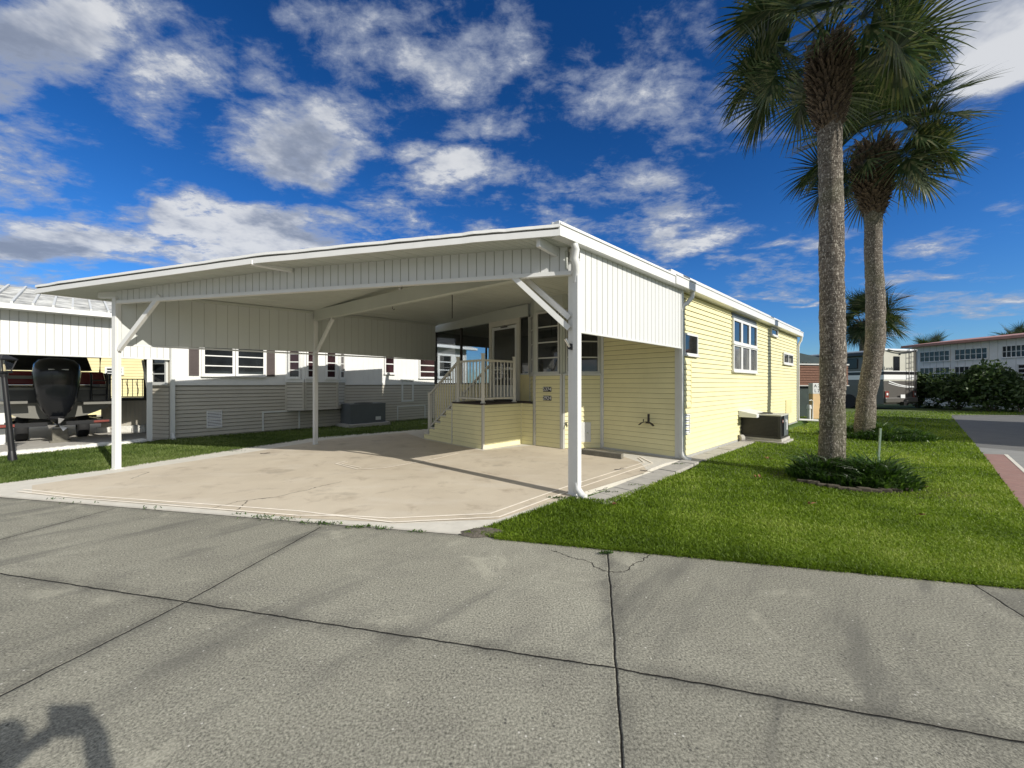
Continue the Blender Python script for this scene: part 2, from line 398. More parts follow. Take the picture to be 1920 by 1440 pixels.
def text_mesh(txt, size, m, parent, origin, xdir, ydir, name='digits', spacing=1.):
    cu = bpy.data.curves.new('t', 'FONT'); cu.body = txt; cu.size = size; cu.extrude = .002; cu.align_x = 'CENTER'; cu.align_y = 'CENTER'; cu.space_character = spacing
    to = bpy.data.objects.new('t', cu); COL.objects.link(to)
    dg = bpy.context.evaluated_depsgraph_get(); me = bpy.data.meshes.new_from_object(to.evaluated_get(dg))
    bpy.data.objects.remove(to)
    x = Vector(xdir).normalized(); y = Vector(ydir).normalized(); z = x.cross(y)
    loc = parent_loc(parent)
    mtx = Matrix(((x.x,y.x,z.x,origin[0]-loc.x),(x.y,y.y,z.y,origin[1]-loc.y),(x.z,y.z,z.z,origin[2]-loc.z),(0,0,0,1)))
    me.transform(mtx); me.materials.clear(); me.materials.append(M[m])
    o = bpy.data.objects.new(name, me); COL.objects.link(o); o.parent = parent
    return o

ONES = ['first','second','third','fourth','fifth','sixth','seventh','eighth','ninth','tenth','eleventh','twelfth','thirteenth','fourteenth','fifteenth','sixteenth','seventeenth','eighteenth','nineteenth','twentieth']
def ordw(i): return ONES[i] if i < 20 else ('twenty-'+ONES[i-20] if i < 29 else 'thirtieth')
# ------------------------------------------------------------------ survey
D = Vector((.7237,.6901)); F = Vector((-.6901,.7237)); R = Vector((.9776,-.2108)); L = Vector((.66,.751)).normalized()
Hc = Vector((3.23,7.35)); P1 = Vector((.79,4.97)); P0 = Vector((-6.72,6.525)); P2 = Vector((-4.69,9.16)); PE = Vector((-2.41,12.1))
C0 = Vector((-.645,8.446)); NH = Vector((-8.86,9.97))
LD = (PE-P0).normalized(); LN = Vector((LD.y,-LD.x))
SIDE = Frame(Hc, D, -F); FRONT = Frame(Hc, F, -D); RIGHT = Frame(P1, D, -F)
GL = Frame((.187,9.93), F, -D); DK = Frame(C0, F, -D); NEI = Frame(NH, L, (L.y,-L.x))
LEFT = Frame(P0, LD, LN); FR = Frame(P0, (P1-P0).normalized(), (-(P1-P0).normalized().y*-1*-1, 0)) if False else Frame(P0, (P1-P0).normalized(), ((P1-P0).normalized().y, -(P1-P0).normalized().x))

# ================================================================== GROUND
B0 = gp(0,932); B1 = gp(870,1003); B2 = gp(1920,1105)
def flat(name, poly, z, m):
    mb = MB(); mb.poly([(p[0], p[1], z) for p in poly]); o = mb.build(name, m); return struct(o)
def line_dist(h, pos, a, b, wob=.012):
    a = Vector(a); b = Vector(b); t = (b-a).normalized(); n = (-t.y, t.x)
    dd = h.v('DOT_PRODUCT', h.v('SUBTRACT', pos, (a.x, a.y, 0)), (n[0], n[1], 0), 1)
    return h.m('ABSOLUTE', dd)
def seg_dist(h, pos, a, b):           # distance to a finite segment in the plane
    a = Vector(a); b = Vector(b); t = b-a; l = t.length; t.normalize()
    q = h.v('SUBTRACT', pos, (a.x, a.y, 0))
    u = h.v('DOT_PRODUCT', q, (t.x, t.y, 0), 1); u = h.m('MINIMUM', h.m('MAXIMUM', u, 0.), l)
    r = h.v('SUBTRACT', q, h.v('SCALE', (t.x, t.y, 0.), u))
    return h.v('LENGTH', h.v('MULTIPLY', r, (1,1,0)), None, 1)
def roadmat():
    m = bpy.data.materials.new('aged_concrete'); m.use_nodes = True; t = m.node_tree; h = T(t); b = t.nodes['Principled BSDF']
    geo = N(t, 'ShaderNodeNewGeometry').outputs['Position']
    w = N(t, 'ShaderNodeTexNoise'); h.link(geo, w.inputs['Vector']); w.inputs['Scale'].default_value = 9; w.inputs['Detail'].default_value = 4
    pos = h.v('ADD', geo, h.v('SCALE', h.v('SUBTRACT', w.outputs['Color'], (.5,.5,.5)), .022))
    w2 = N(t, 'ShaderNodeTexNoise'); h.link(geo, w2.inputs['Vector']); w2.inputs['Scale'].default_value = 14; w2.inputs['Detail'].default_value = 5
    posc = h.v('ADD', geo, h.v('SCALE', h.v('SUBTRACT', w2.outputs['Color'], (.5,.5,.5)), .11))
    lines = [(gp(-600,860),gp(0,932.5)),(gp(0,932.5),gp(868,1003)),(gp(0,1075),gp(1140,1250)),(gp(1140,1250),gp(1920,1392)),(gp(0,1305),gp(340,1133)),(gp(340,1133),gp(600,989)),(gp(1139,1038),gp(1168,1440)),(gp(0,1012),gp(215,953)),(gp(1820,1093),gp(1920,1157)),(gp(-900,1560),gp(0,1305))]
    j = None
    for a, c in lines:
        x = seg_dist(h, pos, a, c); j = x if j is None else h.m('MINIMUM', j, x)
    cr = [(1035,1033),(1075,1047),(1100,1051),(1118,1064),(1139,1074),(1166,1071),(1190,1060),(1216,1041)]
    k = None
    for a, c in zip(cr, cr[1:]):
        x = seg_dist(h, posc, gp(*a), gp(*c)); k = x if k is None else h.m('MINIMUM', k, x)
    big = h.noise(geo, .55, 5, .6); mid = h.noise(geo, 3.2, 5, .62, .6); fine = h.noise(geo, 85., 7, .76); grit = h.noise(geo, 260., 3, .6)
    streak = h.noise(h.v('MULTIPLY', geo, (1.1,3.2,1)), 1.3, 5, .6)
    c = h.mix(h.mr(big, .32, .68), (.155,.156,.125), (.37,.365,.295))
    c = h.mix(h.mr(mid, .42, .64, 0., .75), c, (.19,.187,.152))
    c = h.mix(h.mr(streak, .50, .72, 0., .8, True), c, (.135,.133,.115))
    c = h.mix(h.mr(fine, .38, .64, 0., 1.), h.mix(.66, c, (.055,.052,.043)), h.mix(.55, c, (.70,.67,.55)))
    c = h.mix(h.mr(grit, .35, .7, 0., .5), c, h.mix(.5, c, (.04,.04,.036)))
    rot = N(t, 'ShaderNodeVectorRotate', rotation_type='Z_AXIS'); rot.inputs['Angle'].default_value = -.85; h.link(geo, rot.inputs['Vector'])
    tread = h.noise(h.v('MULTIPLY', rot.outputs[0], (.55,3.0,1)), 1.0, 6, .62, .4)
    c = h.mix(h.mr(tread, .50, .70, 0., .6, True), c, (.125,.122,.108))
    pale = h.noise(h.v('ADD', geo, (7.,3.,0.)), 1.7, 6, .66, .5)
    c = h.mix(h.mr(pale, .56, .74, 0., .45, True), c, (.52,.50,.40))
    sl_ = None
    for a_, b_, v_ in ((gp(0,1305),gp(600,989),.93),(gp(1139,1038),gp(1168,1440),.90),(gp(0,1075),gp(1140,1250),1.07)):
        a_ = Vector(a_); b_ = Vector(b_); n_ = Vector((-(b_-a_).y, (b_-a_).x)).normalized()
        dd_ = h.v('DOT_PRODUCT', h.v('SUBTRACT', geo, (a_.x,a_.y,0)), (n_.x,n_.y,0), 1)
        q_ = h.mr(dd_, -.004, .004, 1., v_); sl_ = q_ if sl_ is None else h.m('MULTIPLY', sl_, q_)
    c = h.v('SCALE', c, sl_)
    vo = N(t, 'ShaderNodeTexVoronoi'); h.link(geo, vo.inputs['Vector']); vo.inputs['Scale'].default_value = 34
    vr = h.sep(vo.outputs['Color'])[0]
    fleck = h.m('MULTIPLY', h.mr(vo.outputs['Distance'], .20, .09), h.mr(vr, .90, .94))
    c = h.mix(fleck, c, (.62,.60,.54))
    fleck2 = h.m('MULTIPLY', h.mr(vo.outputs['Distance'], .26, .16), h.mr(vr, .07, .04))
    c = h.mix(h.m('MULTIPLY', fleck2, .7), c, (.05,.05,.05))
    spall = h.noise(geo, 4.6, 6, .7)
    c = h.mix(h.mr(spall, .685, .71, 0., .5, True), c, (.40,.38,.33))
    stain = h.m('MULTIPLY', h.mr(j, .10, .0, 0., .55), h.mr(mid, .3, .6, .1, 1.))
    c = h.mix(stain, c, (.07,.068,.062))
    c = h.mix(h.mr(j, .0056, .0026), c, (.012,.011,.01))
    c = h.mix(h.mr(k, .007, .002), c, (.05,.047,.04))
    h.link(c, b.inputs['Base Color']); b.inputs['Roughness'].default_value = .95; b.inputs['Specular IOR Level'].default_value = .12
    hh = h.m('ADD', h.m('MULTIPLY', fine, .9), h.m('MULTIPLY', grit, .35))
    hh = h.m('SUBTRACT', hh, h.m('ADD', h.mr(j, .010, .003, 0., 2.), h.mr(k, .009, .002, 0., 2.)))
    h.link(h.bump(hh, .0045, .8), b.inputs['Normal']); return m
def padmat():
    m = bpy.data.materials.new('painted_tan_concrete'); m.use_nodes = True; t = m.node_tree; h = T(t); b = t.nodes['Principled BSDF']
    geo = N(t, 'ShaderNodeNewGeometry').outputs['Position']
    big = h.noise(geo, .7, 5, .6); mid = h.noise(geo, 3.0, 6, .65, .5); fine = h.noise(geo, 70., 4, .7)
    c = h.mix(h.mr(big, .3, .7), (.57,.49,.375), (.72,.635,.50))
    c = h.mix(h.mr(mid, .52, .75, 0., .65, True), c, (.38,.31,.23))
    st = h.noise(h.v('MULTIPLY', geo, (.8,2.4,1)), 1.2, 5, .6)
    c = h.mix(h.mr(st, .5, .7, 0., .35, True), c, (.74,.68,.58))
    c = h.mix(h.mr(fine, .25, .75, 0., .6), h.mix(.22, c, (.08,.06,.04)), c)
    oil = h.noise(h.v('ADD', geo, (3.3,1.2,0)), .9, 4, .6)
    c = h.mix(h.mr(oil, .60, .70, 0., .35, True), c, (.16,.13,.10))
    w2 = N(t, 'ShaderNodeTexNoise'); h.link(geo, w2.inputs['Vector']); w2.inputs['Scale'].default_value = 7; w2.inputs['Detail'].default_value = 6
    posc = h.v('ADD', geo, h.v('SCALE', h.v('SUBTRACT', w2.outputs['Color'], (.5,.5,.5)), .14))
    k = None
    for a, c2 in (((375,962),(450,942)),((450,942),(520,934)),((438,966),(465,941)),((248,899),(279,887)),((520,934),(640,905))):
        x = seg_dist(h, posc, gp(*a), gp(*c2)); k = x if k is None else h.m('MINIMUM', k, x)
    c = h.mix(h.mr(k, .012, .003, 0., .85), c, (.06,.05,.04))
    h.link(c, b.inputs['Base Color']); b.inputs['Roughness'].default_value = .85
    h.link(h.bump(fine, .003, .6), b.inputs['Normal']); return m
M['road'] = roadmat(); M['pad'] = padmat()
M['padwhite'] = mat('painted_white_border', (.62,.59,.52), .85, var=.08, vscale=5, dirt=.4, dirtcol=(.38,.34,.28), bumpd=.002, bscale=90)
M['padline'] = mat('painted_line', (.86,.79,.68), .85, var=.12, vscale=8, dirt=.5, dirtcol=(.60,.50,.40))
M['soil'] = mat('lawn_soil', (.075,.11,.018), 1., var=.35, vscale=9, dirt=.5, dirtcol=(.06,.05,.03), bumpd=.01, bscale=50)
M['farlawn'] = mat('far_lawn', (.075,.14,.018), 1., var=.3, vscale=4, bumpd=.02, bscale=30)
M['asphalt'] = mat('grey_asphalt', (.13,.13,.125), .9, var=.12, vscale=2.5, bumpd=.004, bscale=120)
M['ltconc'] = mat('light_concrete_apron', (.24,.24,.23), .9, var=.1, bumpd=.003, bscale=80)
def brickpave():
    m = bpy.data.materials.new('red_brick_paving'); m.use_nodes = True; t = m.node_tree; h = T(t); b = t.nodes['Principled BSDF']
    geo = N(t, 'ShaderNodeNewGeometry').outputs['Position']
    rt = N(t, 'ShaderNodeVectorRotate', rotation_type='Z_AXIS'); rt.inputs['Angle'].default_value = .76; h.link(geo, rt.inputs['Vector'])
    br = N(t, 'ShaderNodeTexBrick'); h.link(rt.outputs[0], br.inputs['Vector']); br.inputs['Scale'].default_value = 4.5
    br.inputs['Color1'].default_value = (.24,.135,.115,1); br.inputs['Color2'].default_value = (.30,.18,.155,1); br.inputs['Mortar'].default_value = (.20,.16,.14,1)
    br.inputs['Mortar Size'].default_value = .015
    h.link(h.mix(h.mr(h.noise(geo, 3., 5, .6), .3, .7, 0., .5), br.outputs[0], (.27,.14,.12)), b.inputs['Base Color']); b.inputs['Roughness'].default_value = .9
    return m
M['brickpave'] = brickpave()
flat('ground', [(-400,-60),(400,-60),(400,600),(-400,600)], -.06, 'farlawn')
roadpoly = [(-60, B0[1]+.2075*(60+B0[0]) if False else B0[1]+(B0[0]+60)*.2025), B0, B1, B2, (60, B2[1]-.2397*(60-B2[0])), (60,-40), (-60,-40)]
mb = MB(); mb.prism(roadpoly, -.1, 0.); struct(mb.build('road', 'road'))
# driveway pad (painted concrete slab)
pe = [gp(-60,940-4)] if False else []
A1_ = gp(868.5,1006); A2_ = gp(918,986.6); A3_ = gp(1067,933)
padc = [B0, B1, (A1_[0]+.02, A1_[1]+.03), A2_, A3_, gp(1177,896), gp(1247,870), tuple(Hc+Vector((.03,-.03))), tuple(Hc+F*9.5), tuple(P0+LD*7.6-LN*.25), gp(590,821), gp(440,843), gp(213,879), gp(0,907)]
padc[0] = gp(0,931.2); padc[1] = gp(866,1002.2)
padc.insert(0, gp(-330,905)); padc.append(gp(-330,930-11))
padc = padc[1:-1]
padc = [(-6.566-5.5, 4.925+1.12)] + padc + [(-12.0, 6.3)]
mb = MB(); mb.prism(padc, -.1, .012); struct(mb.build('driveway_pad', 'padwhite'))
inner = [gp(60,928),gp(330,948), gp(560,974),gp(737,982),gp(932,976),gp(1215,886) ,gp(1200,868),gp(1130,845),gp(1000,836),gp(906,846),gp(800,826),gp(760,812),gp(620,824),gp(470,849),gp(250,883),gp(60,912)]
flat('painted_floor', inner, .016, 'pad')
def stripline(mb, pts, w, z):
    for a, b in zip(pts, pts[1:]):
        a = Vector(a); b = Vector(b); t = (b-a).normalized(); n = Vector((-t.y, t.x))*w/2; a = a-t*w*.3; b = b+t*w*.3
        mb.poly([(a.x-n.x,a.y-n.y,z),(b.x-n.x,b.y-n.y,z),(b.x+n.x,b.y+n.y,z),(a.x+n.x,a.y+n.y,z)])
        z += .0003
mb = MB()
stripline(mb, [gp(*p) for p in ((43,920),(160,932),(413,950),(560,961),(615,968),(730,975),(920,966),(1062,915),(1208,869),(1197,860))], .028, .0195)
stripline(mb, [gp(*p) for p in ((33,924),(140,936),(400,957),(560,970),(632,970.5),(737,983),(936,973),(1066,924),(1224,870.5),(1200,858))], .028, .0215)
stripline(mb, [gp(*p) for p in ((647,867),(630,871.5),(672,882.5),(720,880),(800,866),(860,852))], .03, .0235)
stripline(mb, [gp(*p) for p in ((652,869),(641,872),(677,879.5))], .02, .0255)
struct(mb.build('painted_lines', 'padline'))

# terrain sheets ----------------------------------------------------------------
lawn_r = [gp(918,988), B1, B2, (9.5, 1.35), (9.0,4.6) , gp(1920,957), gp(1843,853), gp(1833,840), gp(1783,779.5), (31,18), (31,26), (40,60), (-10,60), tuple(SIDE.p(12,0)[:2]), tuple(SIDE.p(10.4,.38)[:2]), tuple(SIDE.p(0,.38)[:2]), gp(1298,880), gp(1138,941), gp(1067,936)]
flat('lawn_soil', lawn_r, .008, 'soil')
lawn_l = [gp(0,909), gp(213,881), gp(440,845), gp(590,823), gp(800,806), tuple(NEI.p(9.5,.0)[:2]), tuple(NEI.p(0,0)[:2]), gp(278,829), gp(265,831), gp(0,857), gp(-500,905), (-13,6.4)]
flat('side_lawn_soil', lawn_l, .004, 'soil')
flat('neighbour_driveway', [gp(-500,905), gp(0,857), gp(265,831), gp(278,829), (-9.4,12), (-10,22), (-30,22), (-30,4)], .006, 'conc')
flat('asphalt_drive', [gp(1783,779.5), gp(1833,840), gp(1920,848), (14,6.6), (60,6), (60,19.4), (25,17.9)], .014, 'asphalt')
flat('concrete_apron', [gp(1833,840), gp(1920,848), (14,6.6), (9.3,4.9), gp(1920,957), gp(1843,853)], .018, 'ltconc')
mb = MB(); mb.poly([(*gp(1844,853),.023),(*gp(1886,854.5),.023),(*gp(1925,890),.023),(9.2,5.1,.023),(*gp(1920,957),.023)]); struct(mb.build('brick_paving', 'brickpave'))
mb = MB(); stripline(mb, [gp(1886,854.5), gp(1960,922)], .05, .027); struct(mb.build('white_kerb_line', 'padwhite'))
mb = MB(); stripline(mb, [gp(1783,779), gp(1930,780.5)], .16, .03); struct(mb.build('far_kerb', 'conc'))

# grass blades ----------------------------------------------------------------
def inpoly(X, Y, poly):
    ins = np.zeros(len(X), bool); n = len(poly)
    for i in range(n):
        x0, y0 = poly[i]; x1, y1 = poly[(i+1) % n]
        c = ((y0 > Y) != (y1 > Y)) & (X < (x1-x0)*(Y-y0)/((y1-y0) if y1 != y0 else 1e-9)+x0)
        ins ^= c
    return ins
def blades(name, X, Y, h, w, m, lean=.6, z0=0., clump=None):
    n = len(X); a = rng.uniform(0, 2*np.pi, n); la = rng.uniform(0, 2*np.pi, n)
    h = h*rng.uniform(.55, 1.25, n); ln = h*lean*rng.uniform(.2, 1.2, n)
    cx, sx = np.cos(a)*w/2, np.sin(a)*w/2; lx, ly = np.cos(la)*ln, np.sin(la)*ln
    z0 = np.full(n, z0) if np.isscalar(z0) else z0
    v = np.empty((n, 5, 3))
    v[:,0] = np.stack([X-cx, Y-sx, z0], 1); v[:,1] = np.stack([X+cx, Y+sx, z0], 1)
    v[:,2] = np.stack([X+cx*.8+lx*.4, Y+sx*.8+ly*.4, z0+h*.6], 1); v[:,3] = np.stack([X-cx*.8+lx*.4, Y-sx*.8+ly*.4, z0+h*.6], 1)
    v[:,4] = np.stack([X+lx, Y+ly, z0+h*(1-.25*lean)], 1)
    me = bpy.data.meshes.new(name); me.vertices.add(n*5); me.vertices.foreach_set('co', v.ravel())
    base = np.arange(n)*5
    loops = np.stack([base, base+1, base+2, base+3, base+3, base+2, base+4], 1).ravel()
    me.loops.add(n*7); me.loops.foreach_set('vertex_index', loops)
    st = np.stack([np.arange(n)*7, np.arange(n)*7+4], 1).ravel(); me.polygons.add(n*2)
    me.polygons.foreach_set('loop_start', st)
    me.update(calc_edges=True)
    at = me.attributes.new('rnd', 'FLOAT', 'FACE')
    pn = .47+1.3*np.sin(X*1.3+np.sin(Y*1.9))*np.sin(Y*1.1+X*.4)*.25+.16*np.sin(X*5.1+Y*3.3)*np.sin(Y*6.7-X*2.2)
    r = np.clip(pn+rng.normal(0, .22, n), 0, 1)
    at.data.foreach_set('value', np.repeat(r, 2).astype(np.float32))
    me.materials.append(M[m]); o = bpy.data.objects.new(name, me); COL.objects.link(o); return o
def scatter(poly, n, y0, y1, xmin, xmax, power=2.):
    # area density falls with the square of the distance
    out = []
    cnt = 0
    while cnt < n:
        k = n*2
        inv = rng.uniform(1/y1, 1/y0, k); Y = 1/inv; X = rng.uniform(xmin, xmax, k)*Y
        ok = inpoly(X, Y, poly); out.append(np.stack([X[ok], Y[ok]], 1)); cnt += ok.sum()
    q = np.concatenate(out)[:n]; return q[:,0], q[:,1]
X, Y = scatter(lawn_r, 230000, 2.3, 20., -.3, 1.75)
hh = .042+.012*np.sin(X*2.1)*np.sin(Y*1.7)+.0018*np.maximum(Y-4, 0)
edge = ~inpoly(X, Y+.0, [(x, y) for x, y in lawn_r])
ww = np.clip(.0048*(Y/3.), .0045, .02)
o = blades('grass', X, Y, hh, ww, 'grass', .9, .006); tag(o, 'bright green grass lawn to the right of the yellow house', 'grass', kind='stuff')
X, Y = scatter(lawn_l, 60000, 5.4, 17., -1.75, -.2)
o = blades('grass', X, Y, .05+0*X, np.clip(.0055*(Y/5.), .005, .016), 'grassold', .8, .004); tag(o, 'green grass strip between the carport and the grey and white house', 'grass', kind='stuff')
# ragged runners along road and pad edges
def edgefringe(pts, n, out, hgt=.05):
    XX = []; YY = []
    for a, b in zip(pts, pts[1:]):
        a = np.array(a); b = np.array(b); l = np.linalg.norm(b-a); k = int(n*l)
        t = rng.uniform(0, 1, k); nn_ = np.array([-(b-a)[1], (b-a)[0]])/l
        off = np.abs(rng.normal(0, out, k))
        q = a+(b-a)*t[:,None]+nn_*(-off+.03)[:,None]; XX.append(q[:,0]); YY.append(q[:,1])
    X = np.concatenate(XX); Y = np.concatenate(YY)
    return X, Y
X, Y = edgefringe([gp(925,1011), B1 if False else gp(1100,1028), gp(1400,1056), B2, (7.5,1.8)], 2200, .018)
o = blades('grass', X, Y, .035+0*X, .005+0*X, 'grass', 1.5, .004); tag(o, 'ragged grass fringe spilling over the concrete road edge', 'grass', kind='stuff')

# ================================================================== YELLOW HOUSE
hs_ = thing('yellow_house', 'pale yellow clapboard mobile home with white gutter behind the carport', 'house', (Hc.x, Hc.y, 0))
SL = 10.4; ZE = 3.22
mb = MB(); clapboard(mb, SIDE, .05, SL, .06, 3.24); mb.build('side_wall', 'yellow', hs_)
mb = MB(); SIDE.box(mb, .02, SL-.02, -.12, -.002, 0., 3.24); mb.build('side_foundation', 'yellow', hs_)
mb = MB(); clapboard(mb, FRONT, .07, 1.75, .05, 3.42); FRONT.box(mb, .05, 3.72, -.1, -.003, 0, 3.4); mb.build('front_wall', 'yellow', hs_)
mb = MB(); FRONT.box(mb, .05, 6.5, -SL-.1, -SL, 0, 3.2); mb.build('rear_wall', 'yellow2', hs_)
mb = MB(); SIDE.box(mb, 3.0, SL, -6.6, -6.5, 0, 3.2); mb.build('far_side_wall', 'yellow2', hs_)
# corner trims, base lip
for a, w in ((0., .10), (1.70, .075)):
    mb = MB(); FRONT.box(mb, a, a+w, .0, .03, .02, 3.3); mb.build('corner_trim', 'trim', hs_)
mb = MB(); SIDE.box(mb, -.02, .07, .0, .028, .0, 3.2); mb.build('corner_trim', 'trim', hs_)
mb = MB(); SIDE.box(mb, SL-.06, SL+.03, -.02, .03, .0, 3.2); mb.build('corner_trim', 'trim', hs_)
mb = MB(); FRONT.box(mb, .1, 1.72, 0., .035, .012, .05); SIDE.box(mb, .07, SL, 0., .022, .0, .055); mb.build('base_flashing', 'alu', hs_)
# ----- bay
b0 = Vector((2.022,8.616)); b1 = Vector((1.116,8.50)); b2 = Vector((.525,9.0)); b3 = Vector((.463,9.64))
def fr_between(a, b):
    t = (b-a).normalized(); return Frame(a, t, (t.y, -t.x)) , (b-a).length
bays = []
for a, b, nm in ((b1,b0,'B'), (b2,b1,'A'), (b3,b2,'C')):
    f, l = fr_between(a, b); bays.append((f, l, nm))
for f, l, nm in bays:
    zs = 1.66
    mb = MB(); clapboard(mb, f, .0, l, .03, zs-.02); f.box(mb, 0, l, -.08, -.002, 0, zs); mb.build('bay_panel', 'yellow', hs_)
    mb = MB()
    for a in (0, l-.05): f.box(mb, a, a+.05, .003, .028, .02, zs-.02)
    f.box(mb, 0, l, .0, .04, zs-.02, zs+.02); mb.build('bay_trim', 'alu', hs_)
    mb = MB(); f.box(mb, 0, l, -.08, 0., 3.12, 3.56); f.box(mb, 0, .06 if nm != 'C' else .1, -.06, .012, zs+.02, 3.12); f.box(mb, l-.06, l, -.06, .012, zs+.02, 3.12); mb.build('bay_upper_wall', 'ceiling', hs_)
    mb = MB(); f.box(mb, 0.05, l-.05, -.3, -.25, zs, 3.12); mb.build('bay_curtain', 'darkmatte', hs_)
    window(f, .07, l-.07, zs+.03, 3.11, 1, 4, hs_, 'alu', 'glass', .04, .028, n=-.02)
# numbers
fA, lA, _ = bays[1]
for txt, y in (('5374', 730), ('2924', 746.5)):
    s0, s1 = fA.s_(1019.5), fA.s_(1034.5); zc = fA.z_(1027, y)
    mb = MB(); fA.box(mb, s0, s1, .012, .026, zc-.055, zc+.055); pl = mb.build('number_plaque', 'plaque', hs_)
    c = fA.p((s0+s1)/2, .0275, zc); text_mesh(txt, .115, 'rvwhite', pl, c, (fA.d.x, fA.d.y, 0), (0,0,1), 'house_number', 1.0)
# hatch door, spigot on facet B
fB, lB, _ = bays[0]
s0, s1 = fB.s_(1086), fB.s_(1107)
mb = MB(); fB.box(mb, s0, s1, .01, .03, .16, .60); hd = mb.build('utility_hatch', 'trim', hs_, .004)
mb = MB(); mb.tube([fB.p(s0+.18, .03, .36), fB.p(s0+.18, .05, .36)], .016, 10); mb.build('latch', 'chrome', hd)
sp = fB.s_(1061)
mb = MB(); mb.tube([fB.p(sp,.0,.56), fB.p(sp,.07,.56), fB.p(sp,.09,.50)], .013, 8); mb.tube([fB.p(sp-.03,.05,.60), fB.p(sp+.03,.05,.60)], .01, 6); mb.tube([fB.p(sp,.05,.56), fB.p(sp,.05,.60)], .008, 6); mb.build('water_tap', 'dark', hs_)
# ----- porch enclosure
wl = GL.s_(816.6); sd0, sd1 = GL.s_(973.6), GL.s_(921.6)
PF = Frame(GL.p(wl, 0)[:2], D, F)            # left return of the porch (faces the neighbour)
mb = MB('yellow2'); clapboard(mb, GL, sd1+.02, wl, .05, H-.0); GL.box(mb, sd1, wl, -.06, -.002, 0, H); clapboard(mb, PF, 0, 2.3, .05, H); PF.box(mb, .02, 2.3, -.06, -.002, 0, H); mb.build('porch_wall', 'yellow2', hs_)
mb = MB()   # header + frame
GL.box(mb, -.35, wl+.02, -.06, .05, 3.16, 3.46)
mb.build('porch_header', 'ceiling', hs_)
mb = MB()
for px in (817.5, 865, 920.5): a = GL.s_(px); GL.box(mb, a-.03, a+.03, -.03, .03, H, 3.16)
for a in (.0, 1.05, 2.2): PF.box(mb, a-.03, a+.03, -.03, .03, H, 3.16)
GL.box(mb, sd1, wl, -.02, .03, H, H+.03); PF.box(mb, 0, 2.3, -.02, .03, H, H+.03)
mb.build('porch_window_frame', 'bronze', hs_)
for a0, a1 in ((817.5,865),(865,920.5)):
    q0, q1 = GL.s_(a0), GL.s_(a1); mb = MB(); GL.box(mb, min(q0,q1)+.03, max(q0,q1)-.03, -.004, .004, H+.03, 3.16); mb.build('porch_pane', 'clear', hs_)
for a0, a1 in ((.03,1.02),(1.08,2.17)):
    mb = MB(); PF.box(mb, a0, a1, -.003, .003, H+.03, 2.8); mb.build('porch_pane', 'clear', hs_)
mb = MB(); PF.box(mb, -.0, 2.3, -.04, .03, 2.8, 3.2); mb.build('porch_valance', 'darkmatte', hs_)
mb = MB()
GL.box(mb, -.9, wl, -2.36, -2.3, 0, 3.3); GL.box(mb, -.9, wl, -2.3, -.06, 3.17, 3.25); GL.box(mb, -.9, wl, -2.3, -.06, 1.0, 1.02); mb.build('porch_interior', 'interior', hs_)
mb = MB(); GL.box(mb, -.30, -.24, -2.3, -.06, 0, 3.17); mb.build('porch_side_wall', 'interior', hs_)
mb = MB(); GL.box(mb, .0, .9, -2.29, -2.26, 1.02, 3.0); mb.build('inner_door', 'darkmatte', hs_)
# door and its surround
mb = MB()
for px in (920.5-4, 973.6): pass
GL.box(mb, sd0-.06, sd0+.05, -.03, .05, 1.02, 3.16); GL.box(mb, sd1-.05, sd1+.05, -.03, .05, 1.02, 3.16); GL.box(mb, sd0+.05, sd1-.05, -.02, .045, 3.02, 3.16)
mb.build('door_frame', 'railing', hs_)
mb = MB(); a0, a1 = sd0+.06, sd1-.06
GL.box(mb, a0, a0+.07, 0, .035, 1.04, 3.0); GL.box(mb, a1-.07, a1, 0, .035, 1.04, 3.0); GL.box(mb, a0+.07, a1-.07, 0, .033, 2.92, 3.0); GL.box(mb, a0+.07, a1-.07, 0, .033, 1.04, 1.42); GL.box(mb, a0+.07, a1-.07, 0, .03, 1.82, 1.87)
dr = mb.build('storm_door', 'trim', hs_)
mb = MB(); GL.box(mb, a0+.07, a1-.07, .012, .018, 1.42, 2.92); mb.build('pane', 'clear', dr)
mb = MB(); mb.tube([GL.p(a0+.1,.04,1.9), GL.p(a0+.1,.09,1.9), GL.p(a0+.1,.09,2.02), GL.p(a0+.1,.04,2.02)], .01, 6); mb.build('handle', 'dark', dr)
mb = MB(); GL.box(mb, a0+.35, a0+.6, .035, .06, 2.96, 2.985); mb.build('closer', 'dark', dr)
# sidelight between door and bay
mb = MB(); GL.box(mb, -.38, sd0-.06, -.03, .0, 1.72, 3.14); mb.build('sidelight', 'glass', hs_)
mb = MB(); GL.box(mb, -.38, sd0-.06, -.03, .02, 1.02, 1.70); mb.build('sidelight_panel', 'yellow2', hs_)
mb = MB(); GL.box(mb, -.38, sd0-.06, -.03, .03, 1.68, 1.72); GL.box(mb, -.39, -.35, -.0, .03, 1.72, 3.14); mb.build('sidelight_sill', 'alu', hs_)
